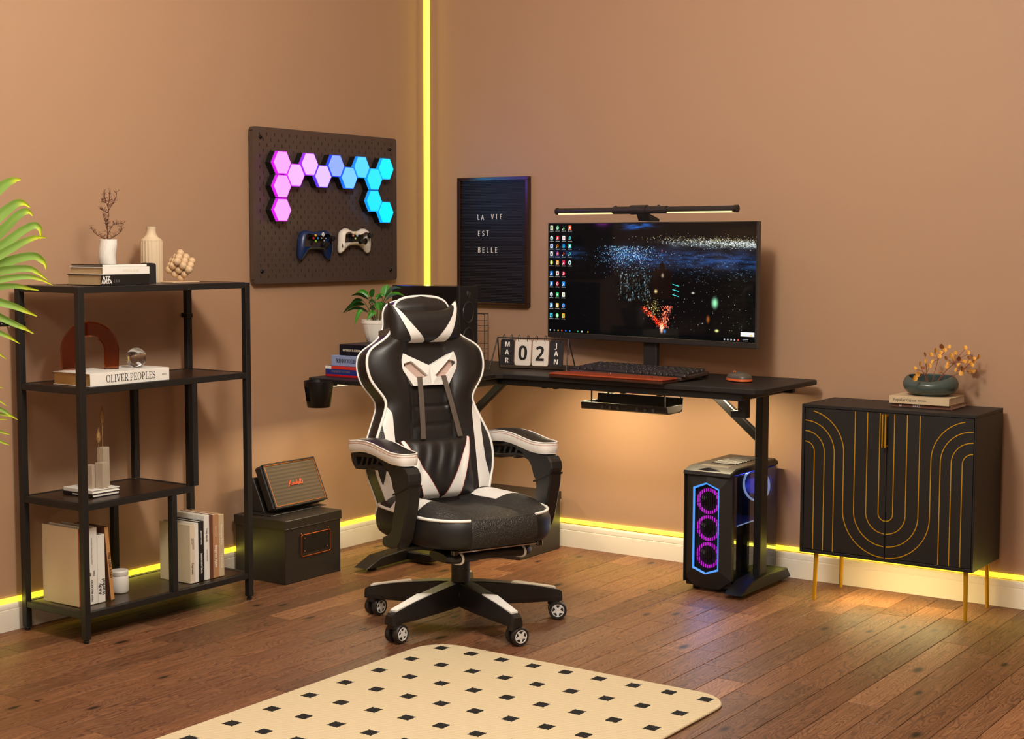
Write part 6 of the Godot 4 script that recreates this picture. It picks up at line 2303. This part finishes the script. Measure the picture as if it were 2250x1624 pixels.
	lathe(s, [[0.0, -0.003], [0.009, -0.003], [0.009, 0.003], [0.0, 0.003]], 16, Transform3D(Basis(V(0, 0, 1), PI / 2), V(0, 0.0285, -0.026)))
	obj("scroll_wheel", s, M.mouse_orange, t)

# ---------------------------------------------------------------- storage boxes and the radio on one of them
func storage_box(label, lo, hi, lid, handle):
	var t = thing("storage_box", label, "storage box", V((lo.x + hi.x) / 2, 0, (lo.z + hi.z) / 2), 0, "black lidded storage boxes")
	var h: Vector3 = (hi - lo) / 2.0
	var paper = mt("box_board", c8(40, 34, 30), 0.42) if not M.has("box_board") else M.box_board
	var s = st()
	bx(s, V(-h.x + 0.004, 0.0, -h.z + 0.004), V(h.x - 0.004, hi.y - 0.004, h.z - 0.004), 0.002)
	obj("body", s, paper, t)
	s = st()
	bx(s, V(-h.x, hi.y - lid, -h.z), V(h.x, hi.y, h.z), 0.0018)
	obj("lid", s, paper, t)
	s = st()
	bx(s, V(-h.x - 0.0012, hi.y - lid, -h.z - 0.0012), V(h.x + 0.0012, hi.y - lid + 0.003, h.z + 0.0012), 0.0008)
	obj("lid_rim", s, M.black_metal, t)
	if handle:
		s = st()
		var pts = []
		for p in rrect(0.16, 0.08, 0.008, 4):
			pts.append(V(h.x + 0.001, 0.132 + p.y, 0.045 - 0.0 * p.x - p.x - 0.054))
		tube(s, pts, 0.0021, 7, true)
		var hd = obj("label_handle", s, M.copper, t)
		s = st()
		bx(s, V(h.x - 0.0038, 0.105, -0.078), V(h.x - 0.001, 0.163, 0.055), 0.001)
		obj("label_holder", s, M.deep_black, hd)
		for p in [[0.179, -0.08], [0.176, 0.068], [0.158, -0.072], [0.158, 0.05], [0.11, -0.072], [0.11, 0.05]]:
			s = st()
			ball(s, V(h.x - 0.002, p[0], p[1]), 0.0032, 8)
			obj("rivet", s, M.copper, hd)
	return t

func build_boxes():
	storage_box("black lidded storage box with a copper-framed label, left of the chair by the wall", V(0.03, 0, 0.898), V(0.292, 0.2365, 1.209), 0.034, true)
	storage_box("plain black lidded storage box under the desk behind the chair", V(0.405, 0, 0.062), V(0.747, 0.2385, 0.36), 0.032, false)
	# portable radio-style loudspeaker leaning back on a plate
	var s = st()
	bx(s, V(0.045, 0.2372, 0.865), V(0.185, 0.2402, 1.17), 0.001)
	one("base_plate", s, M.black_metal, "thin dark plate under the retro speaker on the storage box", "plate")
	var t = thing("retro_speaker", "black retro speaker with tweed grille and orange script lying tilted on the storage box", "speaker")
	# frame: x along the front (towards the corner), y up the tilted front, z out of it
	var lean = deg_to_rad(24.0)
	var b = Basis(V(0, 0, -1), V(-sin(lean), cos(lean), 0), V(cos(lean), sin(lean), 0))
	t.transform = Transform3D(b, V(0.178, 0.2705, 1.0))
	var hw = 0.143; var hh := 0.164
	s = st()
	bx(s, V(-hw, -0.012, -0.045), V(hw, hh, -0.004), 0.007)
	obj("housing", s, mt("vinyl_black", c8(30, 26, 24), 0.5), t)
	s = st()
	for q in [[V(-hw, hh - 0.006, -0.004), V(hw, hh, 0.005)], [V(-hw, -0.012, -0.004), V(hw, -0.004, 0.005)], [V(-hw, -0.004, -0.004), V(-hw + 0.007, hh - 0.006, 0.005)], [V(hw - 0.007, -0.004, -0.004), V(hw, hh - 0.006, 0.005)]]:
		bx(s, q[0], q[1], 0.002)
	obj("front_rim", s, M.vinyl_black, t)
	s = st()
	for q in [[V(-hw + 0.007, hh - 0.0085, -0.003), V(hw - 0.007, hh - 0.006, 0.004)], [V(-hw + 0.007, -0.004, -0.003), V(hw - 0.007, -0.0015, 0.004)], [V(-hw + 0.007, -0.0015, -0.003), V(-hw + 0.0095, hh - 0.0085, 0.004)], [V(hw - 0.0095, -0.0015, -0.003), V(hw - 0.007, hh - 0.0085, 0.004)]]:
		bx(s, q[0], q[1], 0.0006)
	obj("trim_line", s, M.brass_trim, t)
	var im = Image.create(256, 160, false, Image.FORMAT_RGB8)
	var r = RandomNumberGenerator.new()
	r.seed = 2
	for y in 160:
		for x in 256:
			var on: bool = (x + (2 if (y / 4) % 2 else 0)) % 4 < 2 and y % 4 < 2
			var band: float = 0.88 + 0.12 * sin(y * TAU / 14.0)
			var c = c8(146, 124, 92) * band if on else c8(70, 56, 42) * band
			im.set_pixel(x, y, c * r.randf_range(0.85, 1.1))
	var gm = mt("grille_cloth", Color.WHITE, 0.75)
	gm.albedo_texture = ImageTexture.create_from_image(im)
	s = st()
	var A = V(-hw + 0.0095, -0.0015, 0.0); var B := V(hw - 0.0095, hh - 0.0085, 0.0)
	var c4 = [[V(A.x, A.y, 0.001), Vector2(0, 1)], [V(B.x, A.y, 0.001), Vector2(1, 1)], [V(B.x, B.y, 0.001), Vector2(1, 0)], [V(A.x, B.y, 0.001), Vector2(0, 0)]]
	for i in [0, 2, 1, 0, 3, 2]:
		s.set_uv(c4[i][1])
		s.add_vertex(c4[i][0])
	obj("grille", s, gm, t)
	# the script on the grille, drawn with a round pen
	var pen = st()
	var W = func(pts):
		var p3 = []
		for p in pts:
			p3.append(V(-0.038 + p[0] * 0.0088 + p[1] * 0.0016, 0.068 + p[1] * 0.0092, 0.003))
		tube(pen, spline(p3, 4), 0.00135, 5)
	W.call([[-0.6, -0.35], [0.0, 0.0], [0.35, 1.2], [0.5, 2.1], [0.45, 0.6], [0.6, 0.4], [1.1, 1.6], [1.25, 2.0], [1.2, 0.7], [1.35, 0.0], [1.7, 0.25]])
	W.call([[2.55, 0.85], [2.15, 0.95], [1.95, 0.4], [2.2, 0.0], [2.6, 0.5], [2.65, 0.9], [2.6, 0.2], [2.9, 0.1]])
	W.call([[2.9, 0.1], [3.15, 0.9], [3.2, 1.05], [3.45, 0.9], [3.35, 0.2], [3.7, 0.1]])
	W.call([[3.7, 0.1], [4.1, 1.0], [4.3, 0.5], [4.15, 0.0], [3.85, 0.15]])
	W.call([[4.3, 0.05], [4.8, 1.2], [4.85, 2.1], [4.65, 1.6], [4.7, 0.0], [5.0, 0.9], [5.25, 0.85], [5.2, 0.1], [5.5, 0.1]])
	W.call([[6.2, 0.85], [5.8, 0.95], [5.6, 0.4], [5.85, 0.0], [6.2, 0.5], [6.3, 0.9], [6.25, 0.15], [6.5, 0.1]])
	W.call([[6.5, 0.1], [7.0, 1.4], [7.0, 2.1], [6.8, 1.7], [6.8, 0.3], [7.05, 0.0], [7.3, 0.3]])
	W.call([[7.3, 0.3], [7.7, 1.4], [7.75, 2.15], [7.5, 1.7], [7.45, 0.3], [7.7, -0.05], [8.3, 0.3], [8.9, 1.2]])
	obj("script", pen, mt("script_orange", c8(206, 84, 34), 0.4), t)
	for x in [-0.07, -0.03, 0.008]:
		s = st()
		lathe(s, [[0.0, 0.0], [0.0085, 0.0], [0.0085, 0.006], [0.007, 0.0075], [0.0, 0.0078]], 18, T(V(x, hh, -0.03)))
		obj("knob", s, mt("knob_copper", c8(150, 60, 30), 0.35, 0.5) if not M.has("knob_copper") else M.knob_copper, t)
	# wedge that holds it up
	s = st()
	prism(s, [Vector2(0.046, 0.2404), Vector2(0.118, 0.2404), Vector2(0.06, 0.365), Vector2(0.046, 0.365)], 0.27, T(V(0, 0, 0.865)), 0.002)
	one("speaker_stand", s, M.black_metal, "black wedge stand behind the tilted retro speaker", "stand")

# ---------------------------------------------------------------- rug
func build_rug():
	var t = thing("rug", "cream ribbed rug with rows of small black diamonds on the wood floor", "rug", V(1.219, 0.0002, 1.522))
	var w = 1.041; var d := 1.75; var r := 0.11
	var im = Image.create(64, 64, false, Image.FORMAT_RGB8)
	var rr = RandomNumberGenerator.new()
	rr.seed = 8
	for y in 64:
		for x in 64:
			var k: float = 0.5 + 0.5 * cos((x + y) * TAU / 16.0)
			var c = c8(222, 206, 174).lerp(c8(186, 166, 124), pow(k, 2.0))
			im.set_pixel(x, y, c * rr.randf_range(0.95, 1.03))
	var m = mt("rug_weave", Color.WHITE, 0.9)
	m.albedo_texture = ImageTexture.create_from_image(im)
	m.heightmap_enabled = true
	m.heightmap_texture = m.albedo_texture
	m.heightmap_scale = 0.08
	triplanar(m, 22.0)
	var s = st()
	var o = []
	for p in rrect(w, d, r, 10):
		o.append(Vector2(p.x + w / 2, p.y + d / 2))
	prism(s, o, 0.0078, Transform3D(Basis(V(1, 0, 0), V(0, 0, 1), V(0, -1, 0)), V(0, 0.008, 0)), 0.0025)
	obj("weave", s, m, t)
	var black = mt("rug_black", c8(14, 12, 12), 0.95)
	var mesh_ = []
	for k in 3:
		s = st()
		var a = 0.0175
		var q = []
		for i in 24:
			var an = TAU * i / 24
			var rad: float = a / max(abs(cos(an)), abs(sin(an)))
			rad *= 1.0 + 0.05 * (1.0 if (i + k) % 2 else -1.0)
			q.append(Vector2(cos(an), sin(an)) * rad)
		prism(s, q, 0.0012, Transform3D(Basis(V(1, 0, 0), V(0, 0, 1), V(0, -1, 0)), V(0, 0.0088, 0)), 0.0003)
		s.generate_normals()
		mesh_.append(s.commit())
	var n = 0
	for j in 11:
		for i in 9:
			var px: float = 0.071 + i * 0.1135
			var pz: float = 0.058 + j * 0.1485
			if px > w - 0.03 or pz > d - 0.03:
				continue
			var o2 = obj("black_diamond", mesh_[n % 3], black, t)
			o2.position = V(px, 0, pz)
			n += 1

# ---------------------------------------------------------------- on the cabinet
func build_cabinet_things():
	var fz = func(x, y, z): return Transform3D(Basis(V(0, 0, 1), V(1, 0, 0), V(0, 1, 0)), V(x, y, z))
	var Y = 0.6922
	var xm = Basis(V(0, 0, 1), V(1, 0, 0), V(0, 1, 0))
	var lo = book("book", "dark brown lying book with white letters, beneath the Popular Crime book", "books on the cabinet", 0.0125, 0.212, 0.15, M.cover_brown, Transform3D(xm, V(2.192, Y + 0.0064, 0.212)), [], M.paper)
	var b = Basis(V(0, 1, 0), V(0, 0, 1), V(1, 0, 0))
	lettering(lo, "title", "of", 0.008, M.ink_white, Transform3D(b, V(0.0004, 0.031, 0)), "Droid Serif", true, 0.0004, 0.8)
	lettering(lo, "title", "1 9 4 5", 0.0085, M.ink_white, Transform3D(b, V(0.0004, 0.087, 0)), "Droid Serif", true, 0.0004, 0.8)
	var hi = book("book", "tan lying book lettered Popular Crime under the grey-green bowl", "books on the cabinet", 0.0255, 0.209, 0.168, M.cover_sand, Transform3D(xm, V(2.186, Y + 0.0129 + 0.0131, 0.222)), [], M.paper)
	lettering(hi, "title", "Popular Crime", 0.0098, M.ink, Transform3D(b, V(0.0004, 0.055, 0)), "Droid Serif", false, 0.0004, 0.92)
	lettering(hi, "title", "Bill James", 0.0055, M.ink, Transform3D(b, V(0.0004, 0.116, 0)), "Droid Serif", false, 0.0004, 0.85)
	# bowl with dipping rim
	var by = Y + 0.0129 + 0.026
	var t = thing("bowl", "round grey-green ceramic bowl with a dipping rim on the cabinet books", "bowl", V(2.3, by, 0.135))
	var s = st()
	var R = []
	var prof = [[0.0, 0.045], [0.002, 0.06], [0.012, 0.082], [0.028, 0.093], [0.044, 0.0945], [0.058, 0.088], [0.066, 0.08], [0.0685, 0.076]]
	var back_in = [[0.066, 0.0735], [0.05, 0.084], [0.03, 0.086], [0.012, 0.07], [0.008, 0.03]]
	prof.append_array(back_in)
	for q in prof:
		var ring = []
		for j in 56:
			var a = TAU * j / 56
			var dip: float = 1.0 - 0.26 * smoothstep(0.03, 0.066, q[0]) * pow(max(0.0, cos(a - 0.12)), 2.0)
			ring.append(V(q[1] * sin(a) * 1.0, q[0] * dip, q[1] * cos(a) * 0.86))
		R.append(ring)
	rings(s, R)
	obj("body", s, M.ceramic_teal, t)
	t = thing("dried_flowers", "dried sprigs with round golden leaves in the grey-green bowl", "dried flowers", V(2.3, by, 0.135))
	var tl = [V(2.296, 0.868, 0.187), V(2.255, 0.832, 0.123), V(2.301, 0.846, 0.187), V(2.285, 0.861, 0.093), V(2.312, 0.878, 0.135), V(2.328, 0.892, 0.105), V(2.340, 0.891, 0.074), V(2.339, 0.882, 0.112), V(2.337, 0.876, 0.146), V(2.338, 0.863, 0.163), V(2.361, 0.858, 0.163), V(2.350, 0.858, 0.074), V(2.373, 0.873, 0.100), V(2.410, 0.893, 0.114), V(2.392, 0.870, 0.03), V(2.419, 0.858, 0.094), V(2.436, 0.859, 0.062), V(2.432, 0.856, 0.083), V(2.418, 0.842, 0.045), V(2.408, 0.839, 0.059), V(2.377, 0.850, 0.077), V(2.388, 0.833, 0.120), V(2.358, 0.827, 0.139), V(2.361, 0.839, 0.140), V(2.381, 0.816, 0.118), V(2.405, 0.820, 0.127), V(2.402, 0.805, 0.127), V(2.413, 0.806, 0.03), V(2.401, 0.806, 0.03), V(2.431, 0.834, 0.101), V(2.348, 0.812, 0.185), V(2.280, 0.801, 0.207), V(2.281, 0.788, 0.24), V(2.295, 0.839, 0.108), V(2.319, 0.832, 0.203), V(2.279, 0.821, 0.151), V(2.280, 0.825, 0.235), V(2.396, 0.842, 0.077), V(2.360, 0.851, 0.082)]
	var rr = RandomNumberGenerator.new()
	rr.seed = 12
	var hubs = []
	for h in [V(-0.03, 0.09, 0.01), V(0.02, 0.12, -0.01), V(0.07, 0.11, -0.02), V(0.1, 0.085, -0.02), V(-0.005, 0.075, 0.03), V(0.05, 0.075, 0.01)]:
		hubs.append(h)
		s = st()
		tube(s, spline([V(h.x * 0.1 - 0.005, 0.012, h.z * 0.2), V(h.x * 0.45, h.y * 0.6, h.z * 0.6), h], 5), 0.0011, 5)
		obj("stem", s, M.dry_stem, t)
	var n = 0
	for p0 in tl:
		var p: Vector3 = p0 - t.position
		var best: Vector3 = hubs[0]
		for h in hubs:
			if h.distance_to(p) < best.distance_to(p):
				best = h
		s = st()
		tube(s, spline([best, best.lerp(p, 0.5) + V(0, 0.004, 0), p], 3), 0.0007, 4)
		obj("sprig", s, M.dry_stem, t)
		var nrm = V(rr.randf_range(-0.4, 1.0), rr.randf_range(-0.2, 0.7), rr.randf_range(0.1, 1.2)).normalized()
		var ax = nrm.cross(V(0, 1, 0)).normalized()
		var ay = ax.cross(nrm)
		var ra = rr.randf_range(0.0075, 0.0108)
		s = st()
		patch(s, 6, 8, func(u, v):
			var c = (u - 0.5) * 2.0
			var wd: float = sqrt(max(0.0, 1.0 - pow(2.0 * v - 1.0, 2.0)))
			return p + ax * c * wd * ra * 0.85 + ay * (v * 2.0 - 0.3) * ra + nrm * ra * 0.35 * (c * c * wd - 0.5 * v))
		obj("leaf", s, M.dry_leaf if n % 5 else M.dry_leaf_dark, t)
		n += 1

# ---------------------------------------------------------------- palm at the left edge
func build_palm():
	var t = thing("areca_palm", "bright green palm with long pointed leaflets reaching in at the left edge", "palm", V(0.76, 0, 3.06))
	var s = st()
	lathe(s, [[0.0, 0.0], [0.09, 0.0], [0.11, 0.2], [0.115, 0.205], [0.115, 0.23], [0.105, 0.23], [0.1, 0.2], [0.0, 0.2]], 28)
	obj("pot", s, M.ceramic_white, t)
	var fr = [
		[[V(0.820, 1.279, 2.890), V(0.858, 1.346, 2.857), V(0.891, 1.387, 2.830), V(0.911, 1.401, 2.815), V(0.925, 1.402, 2.804)], 0.0168],
		[[V(0.871, 1.234, 2.932), V(0.913, 1.284, 2.899), V(0.945, 1.319, 2.872), V(0.969, 1.341, 2.854), V(0.984, 1.343, 2.843), V(0.998, 1.332, 2.834)], 0.0166],
		[[V(0.802, 1.189, 2.887), V(0.846, 1.239, 2.852), V(0.881, 1.281, 2.823), V(0.907, 1.314, 2.802), V(0.922, 1.324, 2.791), V(0.931, 1.322, 2.784), V(0.937, 1.313, 2.781)], 0.0147],
		[[V(0.845, 1.167, 2.921), V(0.890, 1.210, 2.885), V(0.930, 1.247, 2.854), V(0.960, 1.276, 2.830), V(0.982, 1.289, 2.814), V(0.993, 1.284, 2.806), V(0.997, 1.271, 2.805), V(0.997, 1.255, 2.806)], 0.0134],
		[[V(0.887, 1.157, 2.954), V(0.930, 1.194, 2.920), V(0.969, 1.223, 2.890), V(1.004, 1.248, 2.864), V(1.030, 1.260, 2.844), V(1.051, 1.259, 2.830)], 0.0132],
		[[V(0.808, 1.144, 2.900), V(0.849, 1.172, 2.869), V(0.885, 1.192, 2.842), V(0.921, 1.208, 2.815), V(0.953, 1.214, 2.792), V(0.969, 1.204, 2.782), V(0.977, 1.193, 2.778), V(0.979, 1.181, 2.778)], 0.0146],
		[[V(0.850, 1.129, 2.933), V(0.892, 1.160, 2.901), V(0.928, 1.177, 2.874), V(0.969, 1.184, 2.845), V(0.992, 1.182, 2.830), V(1.009, 1.170, 2.819), V(1.025, 1.156, 2.809)], 0.0122],
		[[V(0.903, 1.114, 2.971), V(0.945, 1.144, 2.939), V(0.980, 1.158, 2.914), V(1.016, 1.165, 2.888), V(1.043, 1.165, 2.869), V(1.065, 1.157, 2.854), V(1.086, 1.145, 2.842)], 0.0098],
		[[V(0.834, 1.100, 2.923), V(0.877, 1.130, 2.890), V(0.913, 1.139, 2.864), V(0.945, 1.141, 2.842), V(0.968, 1.136, 2.826), V(0.992, 1.131, 2.810)], 0.0101],
		[[V(0.869, 1.096, 2.948), V(0.907, 1.116, 2.919), V(0.949, 1.103, 2.892), V(0.981, 1.092, 2.871), V(1.004, 1.080, 2.856), V(1.025, 1.069, 2.843)], 0.0122],
		[[V(0.818, 1.083, 2.912), V(0.857, 1.088, 2.884), V(0.900, 1.064, 2.857), V(0.933, 1.046, 2.836), V(0.952, 1.036, 2.824), V(0.971, 1.023, 2.812)], 0.0112],
		[[V(0.862, 1.074, 2.943), V(0.897, 1.065, 2.920), V(0.939, 1.032, 2.894), V(0.963, 1.018, 2.879), V(0.985, 1.002, 2.865)], 0.0089],
		[[V(0.836, 1.061, 2.926), V(0.863, 1.034, 2.910), V(0.902, 0.992, 2.887), V(0.935, 0.962, 2.867)], 0.0089],
		[[V(0.729, 0.850, 2.899), V(0.785, 0.871, 2.859), V(0.822, 0.885, 2.832), V(0.847, 0.882, 2.814)], 0.0057],
		[[V(0.747, 0.847, 2.912), V(0.802, 0.866, 2.871), V(0.840, 0.863, 2.846), V(0.875, 0.839, 2.824)], 0.0068],
		[[V(0.730, 0.833, 2.900), V(0.786, 0.850, 2.860), V(0.843, 0.829, 2.822), V(0.865, 0.814, 2.809), V(0.882, 0.802, 2.798)], 0.0069],
		[[V(0.713, 0.825, 2.889), V(0.769, 0.833, 2.849), V(0.817, 0.817, 2.817), V(0.837, 0.812, 2.804), V(0.854, 0.806, 2.793)], 0.0058],
		[[V(0.748, 0.824, 2.913), V(0.804, 0.824, 2.874), V(0.847, 0.808, 2.846), V(0.877, 0.805, 2.826)], 0.0046],
		[[V(0.731, 0.816, 2.902), V(0.788, 0.802, 2.863), V(0.846, 0.773, 2.826), V(0.867, 0.765, 2.812)], 0.0057],
		[[V(0.714, 0.808, 2.890), V(0.772, 0.782, 2.852), V(0.830, 0.746, 2.815), V(0.852, 0.736, 2.802)], 0.0058],
	]
	var rachis = [[V(0.849, 1.317, 2.890), V(0.836, 1.217, 2.910), V(0.833, 1.128, 2.921), V(0.831, 1.039, 2.932), V(0.815, 0.894, 2.957), V(0.789, 0.671, 2.998), V(0.773, 0.449, 3.032), V(0.765, 0.2, 3.05)], [V(0.747, 0.862, 2.885), V(0.730, 0.827, 2.901), V(0.698, 0.713, 2.935), V(0.70, 0.427, 2.977), V(0.75, 0.2, 3.05)]]
	for q in rachis:
		var p3 = []
		for p in q:
			p3.append(p - t.position)
		s = st()
		var sp = spline(p3, 4)
		var rad = []
		for i in sp.size():
			rad.append(lerp(0.0025, 0.007, float(i) / sp.size()))
		tube(s, sp, rad, 7)
		obj("stalk", s, M.stem_green, t)
	var view = V(0.57, 0.084, 0.82)
	var rr = RandomNumberGenerator.new()
	rr.seed = 4
	for q in fr:
		var pts = []
		for p in q[0]:
			pts.append(p - t.position)
		var sp = spline(pts, 6)
		# join the stalk
		var root: Vector3 = pts[0]
		s = st()
		s.set_smooth_group(1)
		var n = sp.size()
		var rows = []
		for i in n:
			var v = float(i) / (n - 1)
			var d: Vector3 = (sp[min(i + 1, n - 1)] - sp[max(i - 1, 0)]).normalized()
			var side = d.cross(view).normalized()
			var up = side.cross(d).normalized()
			var w: float = q[1] * pow(1.0 - v, 0.62) * min(1.0, 0.35 + v * 2.4) * 1.05 + 0.0003
			if v > 0.8:
				w *= 0.75
			var row = []
			for k in 5:
				var c = (k - 2) / 2.0
				row.append([sp[i] + side * c * w + up * (0.22 * w * abs(c)), v, c])
			rows.append(row)
		for i in n - 1:
			for k in 4:
				for e in [[i, k], [i + 1, k + 1], [i, k + 1], [i, k], [i + 1, k], [i + 1, k + 1]]:
					var a = rows[e[0]][e[1]]
					var v: float = a[1]
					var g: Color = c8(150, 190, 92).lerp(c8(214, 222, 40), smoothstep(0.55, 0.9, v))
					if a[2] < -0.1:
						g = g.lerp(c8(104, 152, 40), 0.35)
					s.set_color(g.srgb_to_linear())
					s.add_vertex(a[0])
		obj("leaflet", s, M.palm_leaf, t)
